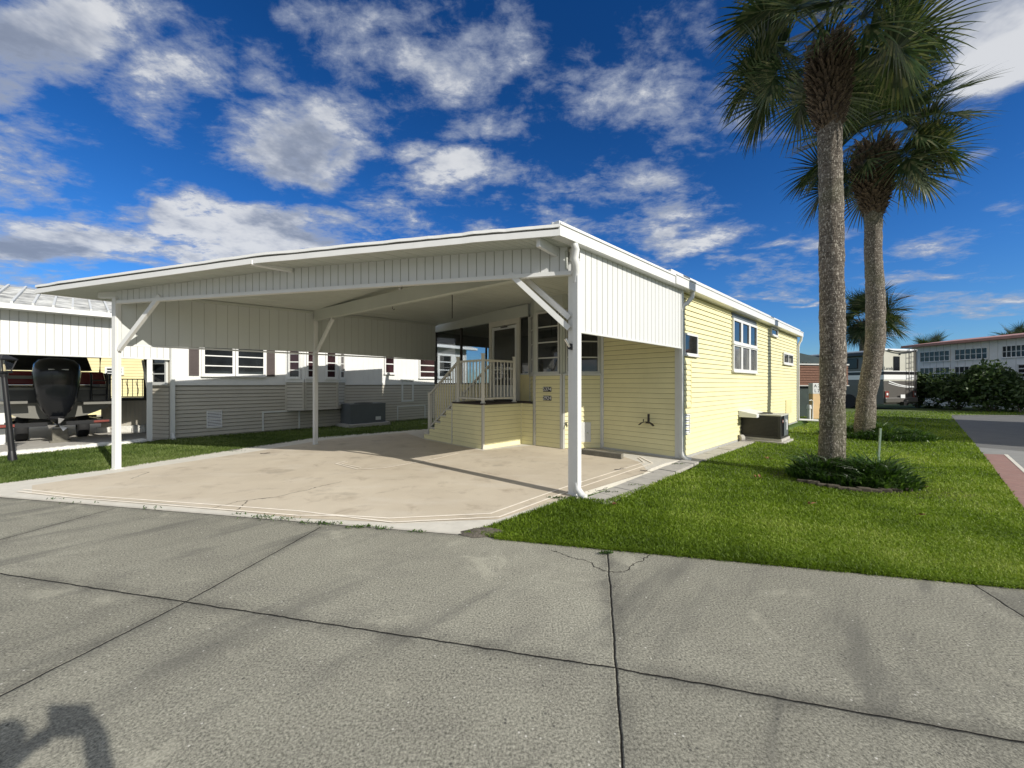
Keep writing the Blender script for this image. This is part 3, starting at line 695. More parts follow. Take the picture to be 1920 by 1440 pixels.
# ----- side-wall windows and fittings
def onside(px0, px1, yb, yt, pxy=None):
    a0, a1 = SIDE.s_(px0), SIDE.s_(px1); pp = pxy or px0
    return a0, a1, SIDE.z_(pp, yb), SIDE.z_(pp, yt)
a0, a1, z0, z1 = onside(1280, 1305, 664.5, 624); window(SIDE, a0, a1, z0, z1, 1, 1, hs_, 'white', 'glass', .035, n=.012, depth=.035)
a0, a1, z0, z1 = onside(1370.5, 1415.5, 696, 596)
window(SIDE, a0, a1, (z0+z1)/2+.03, z1, 3, 1, hs_, 'white', 'glass', .06, .05, n=.012, colw=.14)
window(SIDE, a0, a1, z0, (z0+z1)/2+.03, 3, 1, hs_, 'white', 'glassgrey', .06, .05, n=.014, colw=.14)
mb = MB(); SIDE.box(mb, a0, a1+.04, .0, .03, z1+.0, 3.2); mb.build('shade_panel', 'ac', hs_)
a0, a1, z0, z1 = onside(1443, 1455, 628, 606); window(SIDE, a0, a1, z0, 3.2, 1, 1, hs_, 'white', 'glass', .04, n=.012)
a0, a1, z0, z1 = onside(1466, 1484, 682, 660.5); window(SIDE, a0, a1, z0, z1, 2, 1, hs_, 'white', 'glass', .06, .06, n=.012)
# access panel outline, vent
a0, a1 = .09, SIDE.s_(1293); z0, z1 = SIDE.z_(1290,761), SIDE.z_(1290,676)
mb = MB(); clapboard(mb, SIDE, a0, a1, z0, z1, n0=.014); mb.build('access_panel', 'yellow', hs_)
mb = MB(); SIDE.box(mb, a1, a1+.018, .01, .033, z0-.03, z1+.0); SIDE.box(mb, a0, a1, .012, .034, z0-.03, z0); mb.build('access_panel_trim', 'yellow2', hs_)
def vent(fr, a0, a1, z0, z1, parent, n=.012, k=7):
    mb = MB(); fr.box(mb, a0, a1, n, n+.02, z0, z0+.025); fr.box(mb, a0, a1, n, n+.02, z1-.025, z1); fr.box(mb, a0, a0+.02, n, n+.02, z0+.025, z1-.025); fr.box(mb, a1-.02, a1, n, n+.02, z0+.025, z1-.025)
    for i in range(k):
        z = z0+.03+(z1-z0-.06)*(i+.5)/k; hh_ = (z1-z0)/k*.26
        mb.hexa([fr.p(a0+.02,n+.016,z-hh_), fr.p(a1-.02,n+.016,z-hh_), fr.p(a1-.02,n+.012,z-hh_), fr.p(a0+.02,n+.012,z-hh_), fr.p(a0+.02,n+.004,z+hh_), fr.p(a1-.02,n+.004,z+hh_), fr.p(a1-.02,n+.0,z+hh_), fr.p(a0+.02,n+.0,z+hh_)])
    v = mb.build('vent', 'white', parent)
    mb = MB(); fr.box(mb, a0+.02, a1-.02, n-.002, n+.001, z0+.02, z1-.02); mb.build('vent_backing', 'dark', v)
vent(SIDE, .1, SIDE.s_(1291), SIDE.z_(1285,815), SIDE.z_(1285,776), hs_)
a0, a1 = SIDE.s_(1472), SIDE.s_(1482.5)
mb = MB(); SIDE.box(mb, a0, a1, .012, .03, .42, .90); mb.build('outlet_panel', 'yellow2', hs_)
# hose hanger
hx = FRONT.s_(1217); hz = FRONT.z_(1217, 792)
hb = MB(); FRONT.box(hb, hx-.02, hx+.02, .015, .03, hz-.02, hz+.17)
hb.tube([FRONT.p(hx, .03, hz-.01), FRONT.p(hx, .13, hz+.0)], .012, 6)
arc = [FRONT.p(hx+.17*math.sin(t), .12, hz-.07+.09*math.cos(t*1.25)) for t in [-1.1+2.2*i/10 for i in range(11)]]
for i in range(10): hb.beam(arc[i], arc[i+1], .09, .006)
hb.beam(FRONT.p(hx+.06,.12,hz+.02), FRONT.p(hx+.06,.12,hz+.07), .03, .01)
hb.build('hose_hanger', 'bronze', hs_)
# gutter of the house, roof
EV = .17
ea = -1.0
def gutter(fr, a0, a1, zb, h, n0, name, parent, lip=.05):
    mb = MB()
    fr.box(mb, a0, a1, n0-.11, n0, zb, zb+.018)
    fr.box(mb, a0, a1, n0-.018, n0+.0, zb+.018, zb+h)
    fr.box(mb, a0, a1, n0-.004, n0+.014, zb+h, zb+h+.018)
    fr.box(mb, a0, a1, n0-.13, n0-.112, zb, zb+h+lip)
    fr.box(mb, a0, a0+.01, n0-.11, n0-.018, zb+.018, zb+h); fr.box(mb, a1-.01, a1, n0-.11, n0-.018, zb+.018, zb+h)
    return mb.build(name, 'white', parent)
gutter(SIDE, -.655, SL+.12, 3.222, .15, .196, 'gutter', hs_, .1)
mb = MB(); SIDE.box(mb, -.64, SL+.12, -.0, .09, 3.226, 3.245); SIDE.box(mb, -.64, SL+.14, -3.0, .10, 3.42, 3.50); mb.build('roof', 'white', hs_)
mb = MB(); mb.hexa([SIDE.p(.2,-6.7,3.22), SIDE.p(SL+.1,-6.7,3.22), SIDE.p(SL+.1,-3.2,3.22), SIDE.p(.2,-3.2,3.22), SIDE.p(.2,-6.7,3.36), SIDE.p(SL+.1,-6.7,3.36), SIDE.p(SL+.1,-3.0,3.62), SIDE.p(.2,-3.0,3.62)]); mb.build('roof', 'roofmetal', hs_)
def downspout(fr, s, zt, zb, n, name, parent, m='white', kick=1, back=.08, w=.075):
    pts = [fr.p(s, n, zt), fr.p(s, n, zt-.1), fr.p(s, n-back*.5, zt-.22), fr.p(s, .05, zt-.34)]
    mb = MB(); mb.tube(pts, .042, 10)
    fr.box(mb, s-w/2, s+w/2, .02, .02+w*.75, zb+.15, zt-.32)
    k = [fr.p(s, .055, zb+.17), fr.p(s, .07, zb+.09), fr.p(s, .13, zb+.045), fr.p(s, .21, zb+.03)]
    if kick: mb.tube(k, .042, 10)
    return mb.build(name, m, parent)
mb = MB(); mb.tube([SIDE.p(.22,.13,3.22), SIDE.p(.2,.13,3.12), SIDE.p(.06,.10,2.99), SIDE.p(-.06,.06,2.93), SIDE.p(-.085,.05,2.82)], .042, 10)
SIDE.box(mb, -.125, -.045, .02, .08, .15, 2.85)
mb.tube([SIDE.p(-.085,.05,.17), SIDE.p(-.08,.07,.09), SIDE.p(-.06,.13,.045), SIDE.p(-.04,.21,.03)], .042, 10); mb.build('downspout', 'trim', hs_)
mb = MB(); q = SL+.02
mb.tube([SIDE.p(q,.16,3.22), SIDE.p(q,.14,3.08), SIDE.p(q,.08,2.97), SIDE.p(q,.06,2.85)], .04, 8); SIDE.box(mb, q-.035, q+.035, .03, .09, .08, 2.9)
mb.tube([SIDE.p(q,.06,.1), SIDE.p(q+.2,.35,.09), SIDE.p(q+.35,.6,.08)], .045, 8); mb.build('downspout', 'white', hs_)

# ================================================================== PORCH STEPS
st = thing('porch_steps', 'yellow sided porch landing with steps and a beige railing', 'steps', (C0.x, C0.y, 0))
ZD = 1.02; LW = 1.159
mb = MB(); clapboard(mb, DK, .035, LW, .012, ZD-.03, lip=.014); DK.box(mb, .02, LW, -1.6, -.002, .0, ZD-.032); mb.build('skirting', 'yellow', st)
DR = Frame(C0, D, -F)
mb = MB(); clapboard(mb, DR, .035, 1.20, .012, ZD-.03, lip=.014); mb.build('skirting', 'yellow', st)
for fq, q0_, q1_, n0_, n1_ in ((DR,-.004,.04,-.04,.02),(DK,LW-.03,LW,.0,.026),(DR,1.18,1.22,-.02,.02)):
    mb = MB(); fq.box(mb, q0_, q1_, n0_, n1_, .01, ZD-.02); mb.build('skirting_trim', 'railing', st)
mb = MB(); DK.box(mb, -.02, LW, -1.62, .02, ZD-.03, ZD); cc = [C0+D*1.2-F*.0, b2+D*.0+Vector((-.05,-.02)), b3+Vector((-.02,0)), C0+D*1.62]
mb.prism([tuple(c) for c in cc], ZD-.028, ZD+.001); mb.build('landing_floor', 'deckmat', st)
fC, lC = fr_between(C0+D*1.2+F*(-.0), b2+Vector((-.03,.03)))
mb = MB(); clapboard(mb, fC, .0, lC, .012, ZD-.03, lip=.012); fC.box(mb, 0, .03, 0, .02, .01, ZD-.03); mb.build('skirting', 'yellow', st)
run = (2.44-LW)/5; SW = 1.25
for i in range(5):
    zt = ZD-(i+1)*.173; a0 = LW+i*run; a1 = a0+run
    mb = MB(); DK.box(mb, a0-.0, a1+.02, -SW, .01, zt-.03, zt); mb.build('tread', 'railing', st)
    mb = MB(); DK.box(mb, a0, a1, -SW+.01, -.004, 0.012, zt-.032); 
    k = max(1, int((zt-.032)/.1016)); clapboard(mb, DK, a0, a1-.002, .012, zt-.034, lip=.011); mb.build('stair_side', 'yellow', st)
    mb = MB(); DK.box(mb, a0+.01, a1-.005, -SW+.06, -.1, zt, zt+.006); mb.build('tread_mat', 'deckmat', st)
ZR = ZD+.96
def post(p, z0, z1, w=.075, name='railing_post'):
    mb = MB(); mb.box(p, (1,0), (0,1), w/2, w/2, z0, z1); mb.box(p, (1,0), (0,1), w/2+.012, w/2+.012, z1, z1+.02); mb.box(p, (1,0), (0,1), w/2+.02, w/2+.02, z0, z0+.02); return mb.build(name, 'railing', st, .004)
def pd(a, n): q = DK.p(a, n); return (q.x, q.y)
post(pd(.06,-.06), ZD, ZR+.13); post(pd(1.0,-.06), ZD, ZR+.1); post(pd(.06,-1.02), ZD, ZR+.10); post(pd(2.28,-.06), .17, 1.22); post(pd(2.28,-1.15), .17, 1.22); post(pd(1.05,-1.15), ZD, ZR+.1)
def rail(a, b, za, zb, n, name='railing'):
    a = Vector(a); b = Vector(b)
    mb = MB(); mb.beam((a.x,a.y,za), (b.x,b.y,zb), .055, .045); mb.build('handrail', 'railing', st)
    mb = MB(); mb.beam((a.x,a.y,za-.86), (b.x,b.y,zb-.86), .04, .04); mb.build('bottom_rail', 'railing', st)
    for i in range(1, n):
        t = i/n; p = a.lerp(b, t); z = za+(zb-za)*t
        mb = MB(); mb.box(p, (1,0), (0,1), .012, .012, z-.86, z-.02); mb.build('baluster', 'railing', st)
rail(pd(.06,-.06), pd(1.0,-.06), ZR, ZR, 8); rail(pd(.06,-.06), pd(.06,-1.02), ZR, ZR, 9); rail(pd(1.0,-.06), pd(2.28,-.06), ZR, 1.16, 12); rail(pd(1.05,-1.15), pd(2.28,-1.15), ZR, 1.16, 12)

# ================================================================== CARPORT
cp = thing('carport', 'white metal carport with low sloped roof over the tan driveway pad', 'carport', (P1.x, P1.y, 0))
# posts
def cpost(p, z1, w=.095, d=.14, face=None, parent=cp, name='post', m='white'):
    ax = face or FR.d; ay = (-ax[1], ax[0])
    mb = MB(); mb.box(p, ax, ay, w/2, d/2, 0.0, z1)
    ex = Vector(ax)*(w*.5+.004); 
    mb.box((p[0]+ay[0]*0, p[1]), ax, ay, w/2+.0025, d*.18, .02, z1-.01)
    mb.box(p, ax, ay, w/2+.02, d/2+.02, .0, .02)
    return mb.build(name, m, parent, .003)
p1c = P1-R*(.02)+D*.05
cpost(p1c, 3.08, .075, .13, (D.x,D.y)); cpost(P0, 2.92, .085, .085); cpost(P2, 3.0, .085, .09, (LD.x,LD.y))
# roof surface control rows
cR = Vector((.575,4.558))
frow = []
for s_, z in ((0,3.22),(1.0,3.222),(1.9,3.206),(4.34,3.176),(7.75,3.012),(8.67,2.965)):
    q = cR-R*s_; frow.append(Vector((q.x,q.y,z)))
bl, br = Vector((-3.25,13.1)), Vector(SIDE.p(.28,.17)[:2])
brow = []
for t_, z in ((0,3.24),(.13,3.40),(.24,3.47),(.5,3.50),(.87,3.35),(1.,3.12)):
    q = br.lerp(bl, t_); brow.append(Vector((q.x,q.y,z)))
nb = 14
under = [[f.lerp(b, i/nb) for f, b in zip(frow, brow)] for i in range(nb+1)]
mb = MB()
# pan ribs running front to back: subdivide across
def rowsub(r, per=9):
    out = []
    for i in range(len(r)-1):
        for k in range(per):
            out.append(r[i].lerp(r[i+1], k/per))
    out.append(r[-1]); return out
und = []
for r in under:
    q = rowsub(r); rr_ = []
    for i, p in enumerate(q[:-1]):
        p2_ = q[i+1]
        rr_ += [p, p.lerp(p2_, .90), p.lerp(p2_, .93)+Vector((0,0,.010)), p.lerp(p2_, .97)+Vector((0,0,.010))]
    rr_.append(q[-1]); und.append(rr_)
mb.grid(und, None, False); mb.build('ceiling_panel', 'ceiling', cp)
mb = MB(); mb.grid([[p+Vector((0,0,.10)) for p in rowsub(r)] for r in under], None, False); mb.build('roof_top', 'white', cp)
# fascia along the front edge: lower band, gap painted dark as shade, upper lip, dents
def dent(p): return .006*noise.noise(Vector((p.x*2.2, p.y*2, 3.1)))+.005*noise.noise(Vector((p.x*7, 1, 3.1)))
edge_ = []
for i in range(len(frow)-1):
    for k in range(12): edge_.append(frow[i].lerp(frow[i+1], k/12))
edge_.append(frow[-1])
nf = Vector((-N_.x, -N_.y, 0)) if False else Vector((-.2108,-.9776,0))
mb = MB()
def band(zo0, zo1, o0, o1, dd=0., mm=None):
    rows = []
    for (zz_, oo) in ((zo0,o0-.02),(zo0,o0),(zo1,o1),(zo1,o1-.02)):
        rows.append([p+Vector((0,0,zz_+dd*dent(p)))+nf*(oo+dd*dent(p)) for p in edge_])
    mb.grid(rows+[rows[0]], mm, False)
band(-.015, .060, .026, .026, .35); band(.088, .126, .026, .020, 1.0)
band(.060, .090, .004, .004, 0., 'gap')
mb.build('front_fascia', 'white', cp)
# left edge fascia
lf, lb = frow[-1], brow[-1]
mb = MB(); mb.beam(lf+Vector((0,0,.05)), lb+Vector((0,0,.05)), .03, .12); mb.build('edge_fascia', 'white', cp)
# seams / corner cap at the right
GR = Frame((cR.x, cR.y), D, -F)
cl = (br-cR).length
gutter(GR, -.01, GR.s_(1266.5), 3.215, .13, .0, 'gutter', cp, .06)
mb = MB(); GR.box(mb, .0, cl, -.14, -.02, 3.36, 3.40); GR.box(mb, cl-.14, cl-.02, -.2, -.08, 3.40, 3.46); mb.build('roof_edge', 'white', cp)
mb = MB(); GR.box(mb, -.02, .05, -.07, .004, 3.21, 3.335); mb.build('corner_cap', 'white', cp)
# front gable panel
def und_z(x, y):                                  # ceiling height at a point
    best = None
    for i in range(len(frow)-1):
        pass
    # bilinear search
    bz = 3.2; bd = 1e9
    for i, r in enumerate(under):
        for p in r:
            dd = (p.x-x)**2+(p.y-y)**2
            if dd < bd: bd = dd; bz = p.z
    # inverse-distance of nearby control points
    w = 0; s = 0
    for r in under:
        for p in rowsub(r, 3):
            dd = (p.x-x)**2+(p.y-y)**2+.02
            k = 1/dd**2; w += k; s += k*p.z
    return s/w
FL = (P1-P0).length
def ftop(a): q = FR.p(a); return und_z(q.x, q.y)+.004
zb0, zb1 = 2.855, 2.905
mb = MB(); ribs(mb, FR, .0, FL-.06, lambda a: zb0+(zb1-zb0)*a/FL, ftop, .125, .0, .007, .014); mb.build('front_panel', 'whitepanel', cp)
mb = MB(); mb.beam(FR.p(0,.0,zb0-.02), FR.p(FL-.02,.0,zb1-.02), .07, .05)
mb.beam(FR.p(0,-.03,zb0+.05), FR.p(FL-.02,-.03,zb1+.05), .04, .16); mb.build('front_beam', 'white', cp)
for a in (0.0, 3.35, FL-.22):                      # rafter ends poking out under the eave
    q = FR.p(a,.0); z = und_z(q.x, q.y)-.055
    if a == 3.35: 
        mb = MB(); mb.beam(FR.p(a+.1,.0,z+.03), FR.p(a-.2,.42,z+.035), .09, .06)
    else:
        mb = MB(); mb.beam(FR.p(a+.02,-.05,z-.0), FR.p(a+(-.35 if a == 0 else -.18),.40 if a else .02,z+.0), .05, .12)
    mb.build('outrigger', 'white', cp)
# side panels
RL = GR.s_(1262)
RLN = (Hc-P1).length
RP = Frame(P1+(-F)*.05, (Hc-P1).normalized(), ((Hc-P1).normalized().y, -(Hc-P1).normalized().x))
mb = MB(); ribs(mb, RP, .08, RLN-.05, lambda a: 2.14, lambda a: 3.26, .135, .0, .01, .018); 
ribs(mb, RP, .08, RLN-.05, lambda a: 2.14, lambda a: 3.26, .135, -.02, .004, .018); mb.build('side_panel', 'whitepanel', cp)
mb = MB(); RP.box(mb, .06, RLN-.02, -.03, .012, 2.115, 2.14); RP.box(mb, RLN-.13, RLN-.02, -.02, .016, 2.142, 3.24); mb.build('panel_trim', 'trim', cp)
mb = MB(); RP.box(mb, -.02, RLN, -.09, -.03, 3.04, 3.2); mb.build('side_beam', 'white', cp)
LL = (PE-P0).length
def lb_(a): return 2.13+.08*min(1, a/3.4)
def lt_(a): q = LEFT.p(a); return und_z(q.x, q.y)+.0
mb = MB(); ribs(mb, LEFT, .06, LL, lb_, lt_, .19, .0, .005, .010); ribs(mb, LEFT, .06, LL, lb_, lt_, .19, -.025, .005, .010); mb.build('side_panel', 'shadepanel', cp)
mb = MB(); mb.beam(LEFT.p(0,-.01,2.12), LEFT.p(LL,-.01,2.205), .04, .03); mb.build('panel_trim', 'trim', cp)
mb = MB(); mb.beam(LEFT.p(.1,.03,lt_(.1)-.03), LEFT.p(LL,.03,lt_(LL)-.03), .05, .05); mb.build('wall_channel', 'ceiling', cp)
# mid beam
PB = P1+(P2-P1)*0.0
mb = MB(); mb.beam((P2.x+.05,P2.y-.05,3.07), (P1.x-.05,P1.y+.05,3.06), .11, .24); mb.build('cross_beam', 'ceiling', cp)
# braces
for a, b, w in ((P1, P1-R*.84, .055), (P1, P1+(P2-P1).normalized()*.74, .05), (P0, P0+R*.95, .06), (P2, P2+(P1-P2).normalized()*.82, .06)):
    z0 = 2.17 if a is P1 else (2.03 if a is P0 else 2.2)
    z1 = 2.90 if a is P0 else 2.93
    mb = MB(); off = Vector((0,0))
    if a is P1 and w and b == P1-R*.84: pass
    if w < .052: z0 = 2.31
    mb.beam((a.x+(b.x-a.x)*.06,a.y+(b.y-a.y)*.06,z0), (b.x,b.y,z1), .05, .07); mb.build('brace', 'white', cp)
# downspout at the front right post
mb = MB(); q = P1+(-F)*.055-D*.03
g0 = GR.p(.33,-.05)
pts = [Vector((g0.x,g0.y,3.23)), Vector((g0.x+.02,g0.y+.01,3.14))]
e = Vector((q.x+.015, q.y-.015, 2.86)); pts += [Vector((g0.x+.01,g0.y+.03,3.03)), e+Vector((.0,-.03,.10)), e, e-Vector((0,0,.12))]
mb.tube(pts, [.05,.052,.052,.05,.046,.044], 14)
RF = Frame(q, D, -F)
RF.box(mb, -.035, .045, -.01, .065, .16, 2.82)
mb.tube([Vector((q.x+.02,q.y-.02,.2)), Vector((q.x+.03,q.y-.035,.11)), Vector((q.x+.075,q.y-.085,.045)), Vector((q.x+.11,q.y-.12,.035))], [.045,.047,.046,.044], 12)
mb.build('downspout', 'white', cp)
# neighbour-side downspout head at the left post
mb = MB(); q = LEFT.p(.1,-.12); mb.tube([(q.x,q.y,3.0),(q.x,q.y,2.85),(q.x+.05,q.y,2.75),(q.x+.05,q.y,2.6)], .04, 8); mb.build('gutter_elbow', 'ac', cp)
# flag bracket on the front right post
fb = thing('flagpole_bracket', 'chrome flagpole bracket on the front right carport post', 'bracket', (p1c.x-.07, p1c.y-.07, 2.0))
mb = MB(); c = p1c+(-D)*.045
mb.tube([(c.x,c.y,1.93),(c.x-.03,c.y-.03,1.935)], .04, 14); mb.build('mount', 'dark', fb)
mb = MB(); mb.tube([(c.x-.03,c.y-.03,1.93),(c.x-.09,c.y-.05,2.03)], [.018,.022], 10); mb.build('socket', 'chrome', fb)
# ceiling items
q = gp(749,541) if False else None
def ceil_pt(px, py):                               # where a sight line meets the ceiling
    k = (px-960)/720; e = (720-py)/720; best = None
    for r in under:
        for p in rowsub(r, 9):
            dd = (p.x/p.y-k)**2+((p.z-H)/p.y-e)**2
            if best is None or dd < best[0]: best = (dd, p.copy())
    return best[1]
c = ceil_pt(749, 538)
cl_ = thing('ceiling_light', 'small bare bulb holder on the carport ceiling', 'lamp', (c.x,c.y,c.z))
mb = MB(); mb.tube([(c.x,c.y,c.z),(c.x,c.y,c.z-.05)], [.05,.045], 12); mb.build('holder', 'trim', cl_)
mb = MB(); mb.tube([(c.x,c.y,c.z-.05),(c.x,c.y,c.z-.08),(c.x,c.y,c.z-.11)], [.03,.04,.02], 12); mb.build('bulb', 'alu', cl_)
c = ceil_pt(848, 545); Ys = c.y
mb = MB(); mb.tube([(c.x,c.y,c.z),(c.x,c.y,H+(720-597)/720*Ys)], .008, 6); tag(mb.build('hanging_cord', 'dark'), 'long dark cord hanging from the carport ceiling near the porch', 'cord')
c = ceil_pt(741, 573); 
mb = MB(); mb.tube([(c.x,c.y,c.z),(c.x,c.y,c.z-.10),(c.x+.03,c.y,c.z-.13),(c.x+.05,c.y,c.z-.10)], .007, 6); tag(mb.build('ceiling_hook', 'dark'), 'short metal hook under the middle carport beam', 'hook')

# ================================================================== PARKING TIMBER, PAVERS
a = Vector(gp(1090,852)); b = Vector(gp(1167,862))
tb = MB(); tb.beam((a.x,a.y,.065),(b.x,b.y,.065),.11,.10); tag(tb.build('parking_stop', 'wood', None, .008), 'weathered timber wheel stop on the pad below the yellow wall', 'wheel stop')
pv = None
k = 0
edge0 = Vector(gp(1085,943)); 
pvs = []
base = [gp(1072,936), gp(1177,898), gp(1245,872), tuple(SIDE.p(.05,.05)[:2])]
# pavers along the pad, then along the house
path = [Vector(gp(1092,938)), Vector(gp(1250,875)), SIDE.p(.15,.05).to_2d(), SIDE.p(4.2,.05).to_2d()]
def along(path, step):
    out = []; 
    for a, b in zip(path, path[1:]):
        l = (b-a).length; n = max(1, round(l/step))
        for i in range(n): out.append((a.lerp(b, i/n), a.lerp(b, (i+1)/n)))
    return out
sgs = along(path, .40); npv = len(sgs)
for i, (a, b) in enumerate(sgs):
    t = (b-a).normalized(); n = Vector((t.y,-t.x)); w = .30 if i > 4 else .34
    g_ = .006; j = random.uniform(-.012,.012)
    q = [a+t*g_+n*.01, b-t*g_+n*.01, b-t*g_+n*(w+j), a+t*g_+n*(w+j)]
    mb = MB(); mb.prism([tuple(x) for x in q], -.03, .022+random.uniform(-.004,.006)); o = mb.build('paver', 'conc', None, .005)
    tag(o, ordw(i)+' pale concrete paver from the front carport post in the row towards the air conditioner', 'paver', 'pavers edging the pad and the yellow house')

# ================================================================== AC UNITS
def ac_unit(name, label, corner, ax, ay, lx, ly, z0, z1, body, top, grille, padm=True):
    e = thing(name, label, 'air conditioner', (corner[0], corner[1], 0))
    ax = Vector(ax); ay = Vector(ay); c0_ = Vector(corner); c = c0_+ax*lx/2+ay*ly/2
    mb = MB(); mb.box(c, ax, ay, lx/2-.02, ly/2-.02, z0, z1-.03); mb.build('coil', 'dark', e)
    fx = Frame(c0_, ax, -ay)
    mb = MB()
    for sx in (-1,1):
        for sy in (-1,1): mb.box(c+ax*(lx/2-.02)*sx+ay*(ly/2-.02)*sy, ax, ay, .028, .028, z0, z1-.03)
    mb.box(c, ax, ay, lx/2+.01, ly/2+.01, z0, z0+.05); mb.build('frame', body, e)
    mb = MB()
    for i in range(14):
        z = z0+.08+(z1-z0-.16)*i/13
        fx.box(mb, .05, lx-.05, -.012, .004, z, z+.012)
    mb.build('grille', grille, e)
    mb = MB(); mb.box(c, ax, ay, lx/2+.02, ly/2+.02, z1-.03, z1); mb.build('top', top, e, .004)
    mb = MB(); 
    for r_ in (.12,.19,.26,.31):
        pts = [(c.x+r_*math.cos(t), c.y+r_*math.sin(t), z1+.01) for t in [2*math.pi*i/28 for i in range(29)]]
        mb.tube(pts, .006, 5)
    mb.build('fan_guard', 'dark', e)
    mb = MB(); mb.prism([(c.x+.31*math.cos(t), c.y+.31*math.sin(t)) for t in [2*math.pi*i/28 for i in range(28)]], z1, z1+.004); mb.build('fan_opening', 'acdark', e)
    return e, fx, c
# package unit on the right lawn; front face looks at the camera
AF = Vector(gp(1463,833)); AL = Vector(gp(1388,822))
ax = (AF-AL).normalized(); ax = (-F).normalized(); 
al = AF-ax*1.12; ay = Vector(D)
e, fx, c = ac_unit('package_ac_unit', 'dark air conditioner on concrete slabs beside the yellow side wall', al, ax, ay, 1.12, .82, .12, .70, 'acdark', 'actop', 'acdark')
sf = Frame(AF, ay, ax)
mb = MB(); sf.box(mb, .36, .82, -.01, .008, .16, .67); mb.build('service_panel', 'ac', e)
mb = MB(); sf.box(mb, .17, .27, .008, .012, .50, .58, 'tail'); sf.box(mb, .20, .24, .012, .014, .52, .56, 'rvwhite'); mb.build('warning_label', None, e)
mb = MB(); sf.box(mb, .60, .70, .009, .013, .30, .55); sf.box(mb, .5, .56, .009, .013, .5, .58); mb.build('data_label', 'rvwhite', e)
sb = MB(); cc = c; sb.box((cc.x,cc.y), ax, ay, .66, .50, .0, .055); tag(sb.build('concrete_slab', 'conc', None, .008), 'lower pale concrete slab under the dark air conditioner by the yellow wall', 'slab')
sb = MB(); sb.box((cc.x+.02,cc.y), ax, ay, .58, .44, .056, .118); tag(sb.build('concrete_slab', 'conc', None, .008), 'upper grey concrete slab directly under the dark air conditioner by the yellow wall', 'slab')
# duct hood against wall
du = Frame(Hc, D, -F); q0 = du.s_(1383); q1 = du.s_(1420)
mb = MB(); mb.hexa([du.p(q0,.02,.62), du.p(q0+1.0,.02,.62), du.p(q0+1.0,.42,.62), du.p(q0,.42,.62), du.p(q0,.02,.78), du.p(q0+1.0,.02,.78), du.p(q0+1.0,.42,.70), du.p(q0,.42,.70)])
tag(mb.build('duct_cover', 'rvwhite', None, .004), 'white metal duct cover between the yellow wall and the dark air conditioner', 'duct cover')
ce = Vector(gp(1386,828))
mb = MB(); mb.tube([(ce.x-.0,ce.y,.09),(ce.x+.10,ce.y+.02,.09)], .085, 14); tag(mb.build('capped_pipe', 'conc'), 'short round concrete pipe end at the wall by the dark air conditioner', 'pipe')

# ================================================================== NEIGHBOUR HOUSE (grey and white)
nh = thing('grey_white_house', 'mobile home with white upper wall and grey siding left of the carport', 'house', (NH.x, NH.y, 0))
NL = 10.2; ZN = 2.96
mb = MB('greysiding'); clapboard(mb, NEI, .06, NL, .05, H-.03, exp=.103); NEI.box(mb, .02, NL-.02, -.1, -.002, 0, H-.02); mb.build('lower_wall', 'greysiding', nh)
mb = MB(); ribs(mb, NEI, .06, NL, lambda a: H+.05, lambda a: 3.1, .2, .0, .006, .012, seam=False); NEI.box(mb, .02, NL-.02, -.1, -.01, H, 3.1); mb.build('upper_wall', 'white', nh)
mb = MB(); NEI.box(mb, .05, NL, .0, .035, H-.03, H+.05); mb.build('band_trim', 'white', nh)
mb = MB(); NEI.box(mb, -.01, .07, -.03, .03, 0, 3.0); NEI.box(mb, NL-.05, NL+.02, -.03, .03, 0, 3.0); mb.build('corner_trim', 'trim', nh)
downspout(NEI, .04, 2.9, 0, .15, 'downspout', nh, 'trim')
# eave, fascia
mb = MB(); NEI.box(mb, -4.8, NL+.35, -.1, .30, 3.02, 3.05); mb.build('soffit', 'trim', nh)
mb = MB(); NEI.box(mb, -4.8, NL+.35, .30, .33, 2.97, 3.10); NEI.box(mb, -4.8, NL+.37, .33, .40, 2.99, 3.08); mb.build('fascia', 'white', nh)
# ribbed metal roof
rid = -3.2
mb = MB(); mb.grid([[NEI.p(a, .32, 3.10) for a in (-4.8, NL+.35)], [NEI.p(a, rid, 4.0) for a in (-4.8, NL+.35)], [NEI.p(a, rid*2, 3.1) for a in (-4.8, NL+.35)]], None, False)
rf = mb.build('roof', 'roofmetal', nh)
mb = MB()
for i in range(54):
    a = -4.7+i*.275
    mb.beam(NEI.p(a,.33,3.125), NEI.p(a,rid,4.03), .035, .05)
mb.build('roof_rib', 'trim', rf)
mb = MB(); mb.poly([NEI.p(NL+.0,-.0,3.05), NEI.p(NL,rid,3.95), NEI.p(NL,rid*2,3.05), NEI.p(NL,rid*2,0), NEI.p(NL,0,0)]); mb.build('end_wall', 'white', nh)
# windows
def onnei(px0, px1, yb, yt, ref=None):
    a0, a1 = NEI.s_(px0), NEI.s_(px1); r = ref or (px0+px1)/2; return a0, a1, NEI.z_(r, yb), NEI.z_(r, yt)
a0, a1, z0, z1 = onnei(378, 497, 705, 651); am = (a0+a1)/2
for q0, q1, p_ in ((a0, am-.01, 'glass'), (am+.01, a1, 'glass')): window(NEI, q0, q1, z0, z0+1.1, 1, 4, nh, 'white', p_, .06, .03, n=.01)
for q0, q1 in ((354,373),(500,515)):
    s0, s1 = NEI.s_(q0), NEI.s_(q1); mb = MB(); NEI.box(mb, s0, s1, .008, .028, z0-.0, z0+1.1)
    for i in range(26): NEI.box(mb, s0+.03, s1-.03, .028, .036, z0+.05+i*.039, z0+.07+i*.039)
    mb.build('shutter', 'shutter', nh)
a0, a1, z0, z1 = onnei(720, 739, 701, 660); window(NEI, a0, a1, z0, z0+.75, 1, 2, nh, 'white', 'glassred', .05, .04, n=.01)
